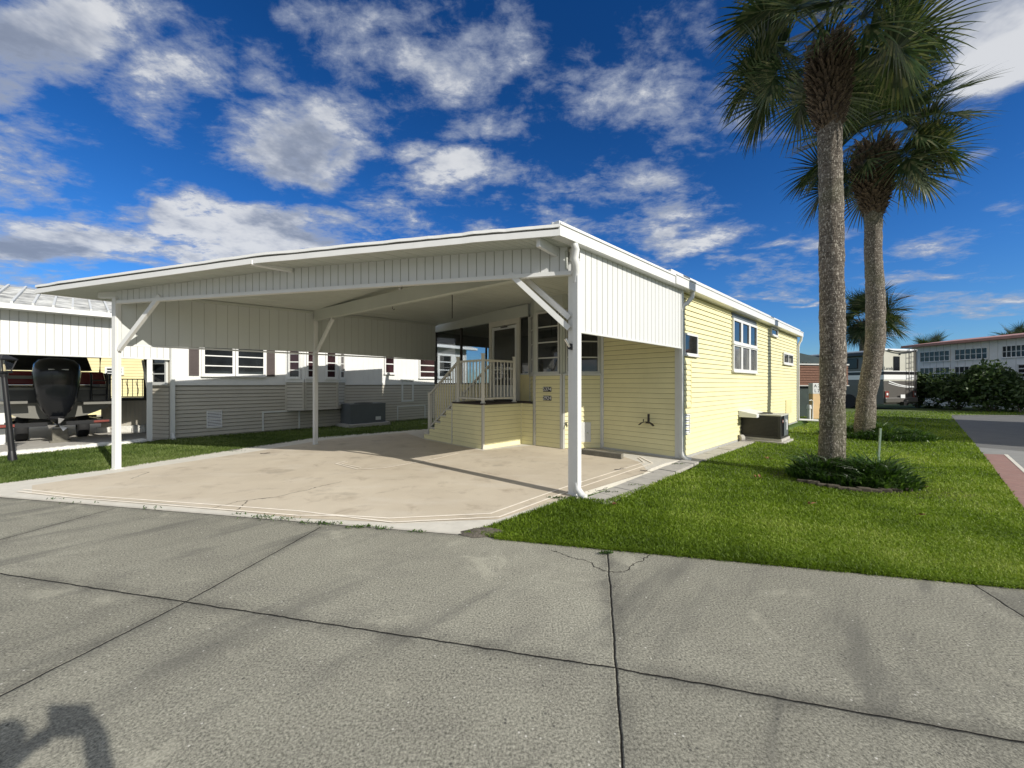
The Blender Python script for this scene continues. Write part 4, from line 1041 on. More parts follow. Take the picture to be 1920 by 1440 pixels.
a0, a1, z0, z1 = onnei(785, 817, 709, 660); window(NEI, a0, a1, z0, z0+1.05, 1, 4, nh, 'white', 'glassred', .05, .04, n=.01)
a0, a1, z0, z1 = onnei(820, 847, 709, 660); window(NEI, a0, a1, z0, z0+1.05, 1, 3, nh, 'white', 'glass', .08, .04, n=.01)
# angled bay
s0, s3 = NEI.s_(535), NEI.s_(646.5); s0b, s3b = s0, s3
bd = .38; s1, s2 = s0+.62, s3-.62
bpts = [NEI.p(s0,0), NEI.p(s0+.42,bd), NEI.p(s3-.42,bd), NEI.p(s3,0)]
zb, zt = .62, 1.60
for i in range(3):
    f, l = fr_between(bpts[i].to_2d(), bpts[i+1].to_2d()); f = Frame(f.o, f.d, (f.d.y,-f.d.x))
    mb = MB('greysiding'); clapboard(mb, f, 0, l, zb, zt-.1, exp=.103); f.box(mb, 0, l, -.05, -.002, zb, zt-.1); f.box(mb, 0, .05, .003, .025, zb, zt); f.box(mb, l-.05, l, .003, .025, zb, zt); mb.build('bay_panel', 'greysiding', nh)
    mb = MB(); f.box(mb, 0, l, -.05, .04, zt-.1, zt); f.box(mb, 0, l, -.05, 0, zt, 3.05); mb.build('bay_sill', 'white', nh)
    if i == 1:
        for q0, q1 in ((.05,l/2-.12),(l/2+.12,l-.05)): window(f, q0, q1, zt+.03, zt+1.05, 1, 4, nh, 'white', 'glassred', .05, .03, n=.004)
    else: window(f, .1, l-.1, zt+.03, zt+1.05, 1, 4, nh, 'white', 'glassred', .05, .03, n=.004)
mb = MB(); mb.prism([(p.x,p.y) for p in bpts], zb-.02, zb); mb.build('bay_floor', 'dark', nh)
vent(NEI, NEI.s_(387), NEI.s_(416), NEI.z_(400,802), NEI.z_(400,770), nh, .016, 10)
for q0, q1, y1 in ((491,562,770),(744,797,760)):
    s0, s1 = NEI.s_(q0), NEI.s_(q1); zt_ = NEI.z_((q0+q1)/2, y1)
    mb = MB(); NEI.box(mb, s0, s0+.045, .012, .03, .04, zt_); NEI.box(mb, s1-.045, s1, .012, .03, .04, zt_); NEI.box(mb, s0+.045, s1-.045, .012, .03, zt_-.04, zt_); mb.build('access_panel_trim', 'trim', nh)
a0, a1, z0, z1 = onnei(752, 775, 753, 710)
mb = MB(); NEI.box(mb, a0, a1, .012, .03, z0, z0+.06); NEI.box(mb, a0, a0+.08, .012, .03, z0+.06, z1-.07); NEI.box(mb, a1-.08, a1, .012, .03, z0+.06, z1-.07); NEI.box(mb, a0-.02, a1+.02, .012, .05, z1-.07, z1); mb.build('pet_door_frame', 'trim', nh)
# front end wall (shaded)
nf2 = Vector((-.64,.16)).normalized(); NE = Frame(NH, nf2, (nf2.y*-1 if False else -L.x, -L.y))
NE = Frame(NH, (-.97,.243), (-.243,-.97))
mb = MB('greysiding'); clapboard(mb, NE, .05, .70, .05, H-.05); NE.box(mb, 0, .72, -.08, -.002, 0, 3.0); mb.build('end_wall', 'greysiding', nh)
window(NE, .08, .62, H, 2.25, 1, 3, nh, 'trim', 'glass', .05, .03, n=.01)
mb = MB(); NE.box(mb, .66, .74, -2.5, -.05, 0, 3.0); mb.build('end_wall', 'greysiding', nh)
# --- neighbour carport panel, post and brace
nc = thing('carport', 'white ribbed side panel and roof of the neighbouring carport sheltering the boat', 'carport', tuple(NEI.p(-.4,0)))
mb = MB(); ribs(mb, NEI, -6.5, -.02, lambda a: 2.10, lambda a: 3.0, .12, .02, .006, .010); NEI.box(mb, -6.5, -.02, -.02, .005, 2.10, 3.0); mb.build('side_panel', 'whitepanel', nc)
mb = MB(); NEI.box(mb, -6.5, -.02, -.03, .03, 2.07, 2.10); mb.build('panel_trim', 'trim', nc)
mb = MB(); NEI.box(mb, -6.5, 0., -4.6, -.1, 3.0, 3.04); mb.build('ceiling_panel', 'ceiling', nc)
q = NEI.p(-.40, -.03); cpost((q.x,q.y), 2.1, .10, .10, (L.x,L.y), nc)
mb = MB(); mb.beam(NEI.p(-.42,-.05,1.30), NEI.p(-.42,-1.25,2.08), .05, .05); mb.beam(NEI.p(-.45,-.0,1.45), (q.x-1.0,q.y+.15,2.05), .05,.05) if False else None; mb.build('brace', 'white', nc)
q2 = Vector(gp(36.,822)); cpost((-12.2,9.2), 3.0, .08, .1, (L.x,L.y), nc)
# neighbour AC
an = Frame(NH, L, (L.y,-L.x)); s0 = an.s_(655, .75)
A0 = an.p(s0, .85).to_2d(); 
e2, fx2, c2 = ac_unit('grey_ac_unit', 'large grey air conditioner against the grey siding beyond the carport', A0, L, Vector((-L.y, L.x)), 1.25, .72, .12, .78, 'ac', 'ac', 'ac')
mb = MB(); fx2.box(mb, -.01, 1.26, .0, .012, .17, .76); mb.build('front_panel', 'ac', e2); mb = MB(); fx2.box(mb, .88, 1.08, .012, .016, .2, .32); mb.build('data_label', 'trim', e2)
f3 = Frame(A0, Vector((-L.y,L.x)), -L); mb = MB(); f3.box(mb, .0, .72, .0, .012, .17, .76); mb.build('end_panel', 'ac', e2)
mb = MB(); mb.box((c2.x,c2.y), L, (-L.y,L.x), .75, .50, 0, .115); tag(mb.build('concrete_slab', 'conc', None, .01), 'concrete slab under the large grey air conditioner of the grey and white house', 'slab')

# ================================================================== far left: yellow house, porch
YH = Frame((-23.0,16.9), (.95,.31), (.31,-.95))
yh = thing('yellow_house', 'pale yellow clapboard house seen behind the boat', 'house', (-23.,16.9,0))
mb = MB('yellow2'); clapboard(mb, YH, -6, 10.5, .0, 3.2, exp=.14); YH.box(mb, -6, 10.5, -4, -.01, 0, 3.2); mb.build('wall', 'yellow2', yh)
mb = MB(); YH.box(mb, -6.3, 10.8, -4.3, .35, 3.2, 3.3); mb.build('roof', 'white', yh)
a0, a1 = YH.s_(198), YH.s_(233)
window(YH, a0, a1, YH.z_(210,702), YH.z_(210,690)+.05, 2, 2, yh, 'white', 'glass', .07, .04, n=.01)
# bronze porch
pr = thing('dark_porch', 'dark brown railed porch with grey skirting behind the left carport post', 'porch', (-12.1,11.35,0))
PRF = Frame((-12.2,11.4), (1.25,.42), (.42,-1.25))
mb = MB(); ribs(mb, PRF, 0, 1.30, lambda a: .12, lambda a: .95, .1, 0, .006, .01, 'greysiding'); PRF.box(mb, 0, 1.3, -1.2, -.01, .12, .95, 'greysiding'); mb.build('skirting', None, pr)
mb = MB(); PRF.box(mb, -.03, 1.35, -1.2, .03, .95, 1.02); mb.build('deck', 'bronze', pr)
mb = MB(); PRF.box(mb, -.02, .18, -.1, .03, 1.02, 1.72); PRF.box(mb, -.05, .21, -.13, .06, 1.72, 1.76); mb.build('post', 'bronze', pr)
mb = MB(); PRF.box(mb, 1.02, 1.2, -.1, .03, 1.02, 2.9); mb.build('post', 'bronze', pr)
mb = MB(); PRF.box(mb, .18, 1.02, -.04, -.02, 1.58, 1.61); PRF.box(mb, .18, 1.02, -.04, -.02, 1.06, 1.08)
for i in range(7): a = .24+i*.12; PRF.box(mb, a, a+.012, -.035, -.023, 1.08, 1.58)
for j in range(3):
    pts = [PRF.p(.36+j*.24+.03*math.sin(t*5), -.03, 1.1+t*.45) for t in [i/12 for i in range(13)]]; mb.tube(pts, .008, 5)
mb.build('railing', 'dark', pr)
for i, px in enumerate((196, 234, 262)):
    c = Vector(gp(px, 811)); mb = MB(); w = .16+.05*(i % 2)
    mb.box((c.x,c.y), (.95,.3), (-.3,.95), w, .08, 0, .17+.03*i); tag(mb.build('white_block', 'rock', None, .03), ['small white block leftmost below the dark porch', 'broad white block in the middle below the dark porch', 'taller white block rightmost below the dark porch'][i], 'block')

# white edging stones
random.seed(3)
e0, e1 = Vector(gp(-20,859)), Vector(gp(268,830))
for i in range(30):
    t = (i+.5)/30; p = e0.lerp(e1, t); r_ = .075+random.random()*.035
    bm = bmesh.new(); bmesh.ops.create_icosphere(bm, subdivisions=2, radius=1)
    for v in bm.verts: v.co = Vector((v.co.x*r_*1.25, v.co.y*r_, max(v.co.z, -.4)*r_*.75))*(1+.18*noise.noise(v.co*2+Vector((i,0,0))))
    me = bpy.data.meshes.new('edging_stone'); bm.to_mesh(me); bm.free(); me.materials.append(M['rock'])
    o = bpy.data.objects.new('edging_stone', me); COL.objects.link(o); o.location = (p.x, p.y, .03); o.rotation_euler = (0,0,random.random()*3)
    for f in me.polygons: f.use_smooth = True
    tag(o, ordw(i)+' white edging stone from the left in the row behind the lamp post', 'stone', 'white edging stones along the boat driveway')

# ================================================================== lamp post
lp = Vector(gp(24,866)); lpt = thing('lamp_post', 'leaning black lamp post with a glass lantern on the left grass', 'lamp post', (lp.x, lp.y, 0))
tp = Vector((lp.x-.17, lp.y, H+(720-699)/720*lp.y))
mb = MB(); mb.tube([(lp.x,lp.y,0),(lp.x-.012,lp.y,.12),(lp.x-.02,lp.y,.2)], [.06,.055,.045], 12); mb.tube([(lp.x-.008,lp.y,.1), tp], [.042,.036], 12); mb.tube([tp-Vector((0,0,.08)), tp], [.05,.055], 12); mb.build('pole', 'dark', lpt)
def ring4(c, w, z): return [(c.x-w,c.y-w,z),(c.x+w,c.y-w,z),(c.x+w,c.y+w,z),(c.x-w,c.y+w,z)]
mb = MB(); z = tp.z
b_, t_ = ring4(tp,.06,z+.03), ring4(tp,.105,z+.24)
for i in range(4): mb.beam(b_[i], t_[i], .014, .014)
mb.box(tp, (1,0),(0,1), .075,.075, z, z+.03); mb.box(tp, (1,0),(0,1), .12,.12, z+.24, z+.26)
mb.hexa(ring4(tp,.12,z+.26)+ring4(tp,.03,z+.34)); mb.build('lantern_frame', 'dark', lpt)
mb = MB(); mb.hexa(ring4(tp,.055,z+.03)+ring4(tp,.098,z+.24)); mb.build('lantern_glass', 'clear', lpt)
mb = MB(); mb.tube([(tp.x,tp.y,z+.03),(tp.x,tp.y,z+.10),(tp.x,tp.y,z+.18)], [.03,.025,.008], 8); mb.build('candle_bulb', 'bulb', lpt)

# ================================================================== boat on trailer
bx = Vector((-.80,.60)); by = Vector((.60,.80)); bc_ = Vector((-11.72,9.85))      # bx: towards the bow
bt = thing('motor_boat', 'red and black motor boat stern-on under the neighbouring carport', 'boat', (bc_.x, bc_.y, 0))
def bp(a, s, z): q = bc_+bx*a+by*s; return Vector((q.x,q.y,z))
secs = []
for a, w, zk, zg in ((0,.98,.54,1.36),(1.5,1.0,.54,1.38),(3.2,.98,.56,1.42),(4.6,.75,.78,1.5),(5.6,.1,1.0,1.6)):
    secs.append([bp(a,-w,zg), bp(a,-w*.97,zk+.28), bp(a,-w*.55,zk+.08), bp(a,0,zk), bp(a,w*.55,zk+.08), bp(a,w*.97,zk+.28), bp(a,w,zg)])
mb = MB(); mb.grid(secs, 'hullgrey'); mb.poly(secs[0], 'hullgrey')
mb.hexa([bp(-.02,-.97,.98), bp(-.02,.97,.98), bp(.0,.97,.98), bp(.0,-.97,.98), bp(-.02,-.98,1.30), bp(-.02,.98,1.30), bp(.0,.98,1.30), bp(.0,-.98,1.30)], 'hulldark'); mb.build('hull', None, bt)
mb = MB(); mb.grid([[p+Vector((0,0,.0)) for p in (s[0], s[-1])] for s in secs], 'hullgrey', False)
for sg in (-1,1):
    mb.hexa([bp(.02,sg*.99,1.36), bp(3.2,sg*1.0,1.40), bp(3.2,sg*.80,1.40), bp(.02,sg*.80,1.36), bp(.02,sg*.99,1.44), bp(3.2,sg*1.0,1.5), bp(3.2,sg*.80,1.5), bp(.02,sg*.80,1.44)], 'hullgrey')
mb.build('deck', None, bt)
mb = MB(); mb.hexa([bp(.35,-.95,1.44), bp(3.3,-.95,1.5), bp(3.3,.95,1.5), bp(.35,.95,1.44), bp(.4,-.9,1.78), bp(3.3,-.8,1.84), bp(3.3,.8,1.84), bp(.4,.9,1.78)]); mb.build('cockpit_side', 'red', bt, .03)
mb = MB(); mb.box(bp(.32,-.45,0).to_2d(), bx, by, .01, .28, 1.58, 1.66); mb.build('name_plate', 'hullgrey', bt)
mb = MB(); mb.hexa([bp(1.6,-.8,1.84), bp(2.4,-.8,1.84), bp(2.4,.8,1.84), bp(1.6,.8,1.84), bp(1.8,-.7,2.3), bp(2.5,-.7,2.3), bp(2.5,.7,2.3), bp(1.8,.7,2.3)]); mb.build('windscreen', 'black_gloss', bt)
mb = MB()
for s_ in (-.85,.85): mb.tube([bp(.6,s_,1.75), bp(.5,s_,2.2), bp(1.2,s_*.9,2.42)], .022, 8)
mb.tube([bp(.5,-.85,2.2), bp(.5,.85,2.2)], .022, 8); mb.tube([bp(1.2,-.77,2.42), bp(1.2,.77,2.42)], .022, 8); mb.build('tower', 'dark', bt)
mb = MB(); 
for s_ in (.62,.92): mb.tube([bp(-.12,s_,1.0), bp(-.1,s_,1.68), bp(.05,s_,1.74)], .02, 8)
for z in (1.15,1.35,1.55): mb.tube([bp(-.12,.62,z), bp(-.12,.92,z)], .018, 8)
mb.build('ladder', 'hulldark', bt)
mb = MB(); mb.hexa([bp(-.45,.45,.92), bp(0,.45,.92), bp(0,.98,.92), bp(-.45,.98,.92), bp(-.45,.45,.98), bp(0,.45,.98), bp(0,.98,.98), bp(-.45,.98,.98)]); mb.hexa([bp(-.45,-.98,.98), bp(0,-.98,.98), bp(0,-.45,.98), bp(-.45,-.45,.98), bp(-.45,-.98,1.04), bp(0,-.98,1.04), bp(0,-.45,1.04), bp(-.45,-.45,1.04)]); mb.build('swim_platform', 'hullgrey', bt)
# outboard: lofted cowl and leg
om = thing('outboard_motor', 'big glossy black outboard motor hanging on the boat stern', 'outboard', tuple(bp(-.5,.0,0)))
def loft(mb, rows, m, n=16):
    out = []
    for (a, s, z, la, ls) in rows:
        out.append([bp(a+la*math.copysign(abs(math.cos(t))**.7, math.cos(t)), s+ls*math.copysign(abs(math.sin(t))**.7, math.sin(t)), z) for t in [2*math.pi*i/n for i in range(n)]])
    mb.grid(out, m, True, True); mb.poly(out[0][::-1], m); mb.poly(out[-1], m)
mb = MB(); loft(mb, [(-.55,0,.66,.17,.16),(-.55,0,.82,.26,.25),(-.55,0,1.05,.35,.33),(-.58,0,1.35,.40,.37),(-.60,0,1.72,.42,.40),(-.58,0,1.93,.40,.37),(-.54,0,2.04,.32,.29),(-.5,0,2.09,.16,.14)], None); mb.build('cowl', 'black_gloss', om)
mb = MB(); loft(mb, [(-.55,0,.52,.13,.09),(-.55,0,.62,.16,.14),(-.55,0,.70,.17,.15)], None); loft(mb, [(-.55,0,.42,.16,.05),(-.55,0,.56,.13,.06)], None); mb.build('leg', 'hulldark', om)
mb = MB(); mb.box(bp(-.6,0,0).to_2d(), bx, by, .26, .15, .585, .60); mb.tube([bp(-.95,0,.46), bp(-.75,0,.46), bp(-.4,0,.46), bp(-.2,0,.46)], [.02,.07,.08,.02], 10); mb.build('gearcase', 'black_gloss', om)
mb = MB()
for k_ in range(3):
    an_ = k_*2.094; s1_ = .17*math.sin(an_); z1_ = .56+.17*math.cos(an_); t1_ = an_+.6
    mb.poly([bp(-.88,.0,.46), bp(-.90,.17*math.sin(an_),.46+.17*math.cos(an_)), bp(-.95,.17*math.sin(t1_),.46+.17*math.cos(t1_)), bp(-.93,.06*math.sin(t1_),.46+.06*math.cos(t1_))])
mb.build('propeller', 'chrome', om)
mb = MB(); mb.tube([bp(-.985,-.16,1.80), bp(-.99,.16,1.80)], .012, 6); mb.build('badge_strip', 'rvwhite', om)
# trailer
tr = thing('boat_trailer', 'dark steel boat trailer with a black wheel under the red boat', 'trailer', tuple(bp(0,0,0)))
mb = MB()
for s_ in (-.75,.75): mb.beam(bp(-.3,s_,.47), bp(5.,s_*.3,.47), .08, .12)
for a in (-.3,1.,2.2): mb.beam(bp(a,-.95,.45), bp(a,.95,.45), .08, .10)
mb.beam(bp(-.3,-.95,.45), bp(.35,-.95,.66), .05,.05); mb.build('frame', 'hulldark', tr)
for s_ in (-.52,.52):
    mb = MB(); cc_ = bp(.55,s_,.31); rows = []
    prof = [(.12,-.11),(.26,-.11),(.31,-.08),(.315,.0),(.31,.08),(.26,.11),(.12,.11)]
    for k_ in range(25):
        t = 2*math.pi*k_/24
        rows.append([Vector((cc_.x+bx.x*r_*math.cos(t)+by.x*o_, cc_.y+bx.y*r_*math.cos(t)+by.y*o_, cc_.z+r_*math.sin(t))) for r_, o_ in prof])
    mb.grid(rows, None, True); w_ = mb.build('wheel', 'tyre', tr)
    mb = MB(); mb.tube([cc_+Vector((by.x,by.y,0))*-.07, cc_+Vector((by.x,by.y,0))*.07], .14, 16); mb.build('rim', 'alu', w_)
    mb = MB(); mb.box(bp(-.36,s_*1.5,0).to_2d(), bx, by, .02, .14, .43, .49); mb.build('tail_light', 'tail', tr)
mb = MB(); q = bp(-.55,.05,0).to_2d(); mb.box(q, bx, by, .10, .13, .0, .34); mb.box(q, bx, by, .12,.17, .0, .05); tag(mb.build('support_block', 'wood', None, .01), 'grey concrete block propping the black outboard motor', 'block')

# ================================================================== PALMS
def frond(mb, base, az, el, pet, fan, droop, rnd_):
    d0 = Vector((math.cos(az)*math.cos(el), math.sin(az)*math.cos(el), math.sin(el)))
    side = Vector((-math.sin(az), math.cos(az), 0)); up = side.cross(d0)*-1
    if up.z < 0: up = -up
    # petiole
    pts = []; n = 5; p = base.copy(); dirv = d0.copy()
    for i in range(n+1):
        pts.append(p.copy()); p = p+dirv*(pet/n); dirv = (dirv+Vector((0,0,-.05*droop))).normalized()
    for a, b in zip(pts, pts[1:]):
        w = side*.014; mb.poly([a-w, a+w, b+w, b-w], smooth=True)
    hub = pts[-1]
    tl = random.uniform(-.7,.7)
    side = (side*math.cos(tl)+up*math.sin(tl)).normalized()
    upv = side.cross(dirv); upv = upv if upv.z > 0 else -upv
    # costa curving down
    nc_ = 6; cl2 = fan*.38; costa = [hub.copy()]; cd = dirv.copy(); cds = [cd.copy()]
    for i in range(nc_):
        cd = (cd+Vector((0,0,-.17*droop))).normalized(); costa.append(costa[-1]+cd*(cl2/nc_)); cds.append(cd.copy())
    nl = 26
    for sgn in (-1,1):
        for i in range(nl):
            t = i/(nl-1); ci = t*nc_; k_ = min(int(ci), nc_-1); p0 = costa[k_].lerp(costa[k_+1], ci-k_); cdir = cds[k_]
            ang = math.radians(118*(1-t)**.85+3)
            ld = (cdir*math.cos(ang)+side*sgn*math.sin(ang)+upv*(.22+random.uniform(-.07,.07))).normalized()
            ln = fan*(.80-.22*abs(t-.55))*random.uniform(.8,1.1)
            w0 = .0155*fan/1.0
            wv_ = ld.cross(upv).normalized()
            pp = p0.copy(); dd = ld.copy(); prev = None; segs = 5
            for s2 in range(segs+1):
                f_ = s2/segs; w = w0*(1-f_**1.6)*(.6+.8*min(1, f_*3))*.9+.0012
                L_, R_ = pp-wv_*w, pp+wv_*w
                if prev: mb.poly([prev[0], prev[1], R_, L_], smooth=False)
                prev = (L_, R_)
                pp = pp+dd*(ln/segs); dd = (dd+Vector((0,0,-(.04+.32*f_*f_)*droop))+Vector((random.uniform(-.03,.03),)*3)).normalized()
def palm(label, base, pts, radii, crown_c, nf, pet, fan, boots_z, boot_r, group, seed, detail=True, lo=112):
    random.seed(seed)
    e = thing('palm_tree', label, 'palm tree', (base[0], base[1], 0), group)
    # trunk
    pts = [Vector(p) for p in pts]; rows = []; ns = 28 if detail else 12
    zs = np.linspace(0, pts[-1].z, 150 if detail else 30)
    for z in zs:
        j = 0
        while j < len(pts)-2 and pts[j+1].z < z: j += 1
        t = (z-pts[j].z)/(pts[j+1].z-pts[j].z); c = pts[j].lerp(pts[j+1], t); r = radii[j]*(1-t)+radii[j+1]*t
        rg = .003*math.sin(z*2*math.pi/.085)*r/.2
        rows.append([Vector((c.x+math.cos(a)*(r+rg+.02*noise.noise(Vector((math.cos(a)*2,math.sin(a)*2,z*5)))*r/.2), c.y+math.sin(a)*(r+rg+.02*noise.noise(Vector((math.cos(a)*2,math.sin(a)*2,z*5)))*r/.2), z)) for a in [2*math.pi*k/ns for k in range(ns)]])
    mb = MB(); mb.grid(rows, None, True, True); mb.build('trunk', 'bark', e)
    # old leaf bases
    mb = MB(); cx, cy = pts[-1].x, pts[-1].y; z0, z1 = boots_z
    nbt = 620 if detail else 60
    for i in range(nbt):
        t = i/nbt; z = z0+(z1-z0)*t; a = i*2.39996
        r = boot_r[0]+(boot_r[1]-boot_r[0])*math.sin(min(1, t*1.15)*math.pi*.62)
        c = Vector((cx+math.cos(a)*r*.62, cy+math.sin(a)*r*.62, z)); out = Vector((math.cos(a), math.sin(a), 0)); sd_ = Vector((-math.sin(a), math.cos(a), 0))
        tip = c+out*(r*.55*random.uniform(.7,1.15))+Vector((0,0,(.07+.16*t)*random.uniform(.3,1.3)*boot_r[1]/.32))+sd_*random.uniform(-.05,.05)
        w = .034*boot_r[1]/.32*random.uniform(.6,1.3); th = .012
        mb.hexa([c-sd_*w-Vector((0,0,.05)), c+sd_*w-Vector((0,0,.05)), tip+sd_*w*.45-Vector((0,0,th)), tip-sd_*w*.45-Vector((0,0,th)), c-sd_*w+Vector((0,0,.02)), c+sd_*w+Vector((0,0,.02)), tip+sd_*w*.45, tip-sd_*w*.45])
    rows = []
    for i in range(14):
        t = i/13; z = z0+(z1-z0)*t; r = (boot_r[0]+(boot_r[1]-boot_r[0])*math.sin(min(1, t*1.15)*math.pi*.62))*.72
        rows.append([Vector((cx+math.cos(a)*r, cy+math.sin(a)*r, z)) for a in [2*math.pi*k/16 for k in range(16)]])
    mb.grid(rows, None, True, True); mb.poly(rows[-1])
    mb.build('leaf_bases', 'boots', e)
    mb = MB(); cc = Vector(crown_c)
    for i in range(nf):
        t = (i+.5)/nf; el = math.radians(80-lo*t**.95+random.uniform(-9,9)); az = i*2.39996+random.uniform(-.25,.25)
        b = cc+Vector((math.cos(az)*.12, math.sin(az)*.12, -.35*t))
        frond(mb, b, az, el, pet*random.uniform(.85,1.15), fan*random.uniform(.88,1.1), .55+.75*t, 0)
    mb.build('crown', 'palm', e, rnd=True)
    return e
GP = 'cabbage palms on the right lawn'
pb = (4.97,5.95); k1 = 5.95/720
palm('nearest and tallest cabbage palm rising from a leafy clump on the right lawn', pb,
     [(4.95,5.95,0),(4.97,5.95,1.2),(4.97,5.95,2.0),(4.95,5.95,3.2),(4.94,5.95,4.4),(4.91,5.95,6.2)], [.170,.156,.162,.153,.150,.155],
     (4.88,5.95,7.0), 40, .64, .95, (5.40,6.65), (.17,.27), GP, 21, lo=102)
pb2 = (9.43,10.27)
palm('second cabbage palm standing behind the nearest palm trunk', pb2,
     [(9.42,10.27,0),(9.47,10.27,1.0),(9.62,10.27,1.9),(9.72,10.27,2.6),(9.72,10.27,3.6),(9.66,10.27,5.0),(9.68,10.27,7.2)], [.225,.20,.20,.205,.195,.185,.18],
     (9.72,10.27,7.95), 40, .85, 1.35, (5.95,7.7), (.20,.43), GP, 5)
palm('distant palm with a round crown seen between the two big palm trunks', (23.4,25.5),
     [(23.4,25.5,0),(23.4,25.5,5.4)], [.3,.25], (23.6,25.5,5.9), 34, .8, 1.6, (4.6,5.6), (.3,.5), GP, 9, False)
palm('low far palm poking above the pink roof behind the motorhome', (42.,38.5), [(42.,38.5,0),(42.,38.5,4.4)], [.3,.25], (42.,38.5,5.0), 20, .6, 1.3, (4.,4.9), (.3,.5), 'far palms behind the white building', 31, False)
palm('far palm above the roof at the right edge of the picture', (43.5,33.2), [(43.5,33.2,0),(43.5,33.2,4.9)], [.3,.25], (43.5,33.2,5.2), 20, .6, 1.3, (4.4,5.2), (.3,.5), 'far palms behind the white building', 33, False)
# low feathery palm by the motorhome
# liriope clumps round the palms
def clump(name, c, rx, ry, rot, n, label, hmin=.16, hmax=.34, m='grassdark', w=.012, hole=.0, seed=1):
    r = np.sqrt(rng.uniform(hole, 1, n)); a = rng.uniform(0, 2*np.pi, n)
    x = r*rx*np.cos(a); y = r*ry*np.sin(a)
    X = c[0]+x*math.cos(rot)-y*math.sin(rot); Y = c[1]+x*math.sin(rot)+y*math.cos(rot)
    h = hmin+(hmax-hmin)*(1-r**2)*(.7+.5*np.sin(X*5)*np.sin(Y*6))
    o = blades(name, X, Y, h, w+0*X, m, 1.1, .01); tag(o, label, 'ground cover', kind='stuff'); return o
clump('border_grass', (4.98,5.66), .74, .52, -.5, 4200, 'dark strappy ground cover round the foot of the nearest palm', .16, .52, w=.026)
clump('border_grass', (9.75,10.3), 1.2, .85, -.3, 5000, 'dark strappy ground cover round the foot of the second palm', .16, .5, w=.03)
flat('mulch_bed', [(5.08+1.12*math.cos(t)*math.cos(-.5)-.70*math.sin(t)*math.sin(-.5), 5.60+1.12*math.cos(t)*math.sin(-.5)+.70*math.sin(t)*math.cos(-.5)) for t in [2*math.pi*i/40 for i in range(40)]], .012, 'mulch')
# stone edging arc in front of the clump
random.seed(8)
for i in range(11):
    px = 1506+i*19; py = 906+12*math.sin(i/10*math.pi*.8)+i*.9
    c = Vector(gp(px, py+1)); c2 = Vector(gp(px+10, py+2)); t = (c2-c).normalized()
    mb = MB(); mb.box(c, t, (-t.y,t.x), .072, .04, -.02, .055+random.random()*.02); o = mb.build('edging_brick', 'oldbrick', None, .012)
    tag(o, ordw(i)+' mossy edging brick from the left in the arc below the nearest palm', 'brick', 'mossy bricks edging the nearest palm bed')
# green stake
sp_ = Vector(gp(1646,886)); mb = MB(); tpz = H+(720-803)/720*sp_.y
mb.beam((sp_.x,sp_.y,0), (sp_.x+.045,sp_.y,tpz), .03, .012, None, (0,1,0)); mb.beam((sp_.x,sp_.y+.012,0), (sp_.x+.045,sp_.y+.012,tpz), .010, .02, None, (0,1,0)); tag(mb.build('metal_stake', 'green_stake'), 'thin green metal stake upright in the lawn by the nearest palm', 'stake')

# ================================================================== MOTORHOME
rl = Vector((20.62,21.3)); rx_ = Vector((.975,.222)).normalized(); ry_ = Vector((-.222,.975)).normalized()
RV = Frame(rl, rx_, -ry_); RS = Frame(rl, ry_, -rx_)
rv = thing('motorhome', 'taupe and cream motorhome parked rear-on behind the palms', 'motorhome', (rl.x, rl.y, 0))
W_ = 2.45; LN_ = 9.0
def rvz(y): return H+(720-y)/720*21.4
mb = MB(); 
def rvbox(mb, z0, z1, m, o=0.): RV.box(mb, -o, W_+o, -LN_, o, z0, z1, m)
rvbox(mb, .32, 1.62, 'rvtaupe'); 
RV.box(mb, 0, W_, -.03, .0, 1.62, 3.30, 'rvcream'); RV.box(mb, 0, W_, -LN_, -.03, 1.62, 3.30, 'rvtaupe')
RV.box(mb, .03, W_-.03, -LN_, -.05, 3.30, 3.38, 'rvwhite')
mb.build('body', None, rv, .04)
mb = MB()
for f, l in ((RV, W_), (RS, LN_)):
    f.box(mb, -.0, l, .003, .012, 1.98, 2.14, 'hulldark'); f.box(mb, -.0, l, .003, .014, 2.145, 2.19, 'rvwhite'); f.box(mb, -.0, l, .003, .012, 1.70, 1.96, 'rvwhite')
for f in (RV,):
    for k_, (z, th) in enumerate(((1.62,.05),(1.50,.04))):
        pts = [f.p(.35+t*(W_-.5), .012, z-.32*(1-(1-t)**2)*(.8 if k_ else 1)) for t in [i/14 for i in range(15)]]
        for a, b in zip(pts, pts[1:]): mb.beam(a, b, .01, th, 'rvwhite', (-ry_.x,-ry_.y,0)) if False else mb.hexa([a-Vector((0,0,th/2)), b-Vector((0,0,th/2)), b-Vector((ry_.x,ry_.y,0))*-.01-Vector((0,0,th/2)), a+Vector((ry_.x,ry_.y,0))*.01-Vector((0,0,th/2)), a+Vector((0,0,th/2)), b+Vector((0,0,th/2)), b+Vector((ry_.x,ry_.y,0))*.01+Vector((0,0,th/2)), a+Vector((ry_.x,ry_.y,0))*.01+Vector((0,0,th/2))], 'rvwhite')
mb.build('stripes', None, rv)
mb = MB(); RV.box(mb, .70, 1.15, .004, .03, 2.20, 3.0); mb.build('rear_window', 'black_gloss', rv, .05)
mb = MB(); mb.tube([RV.p(1.15,.0,3.12), RV.p(1.15,.04,3.12)], .05, 10); mb.build('rear_camera', 'dark', rv)
mb = MB(); RV.box(mb, -.0, W_+.01, -.4, .06, 3.30, 3.42); mb.build('rear_cap', 'rvwhite', rv, .05)
mb = MB(); pts = [RV.p(.2+t*2.1, .09, 3.36-.13*math.sin(t*math.pi)) for t in [i/12 for i in range(13)]]; mb.tube(pts, .03, 6); mb.build('rear_spoiler', 'hulldark', rv)
mb = MB()
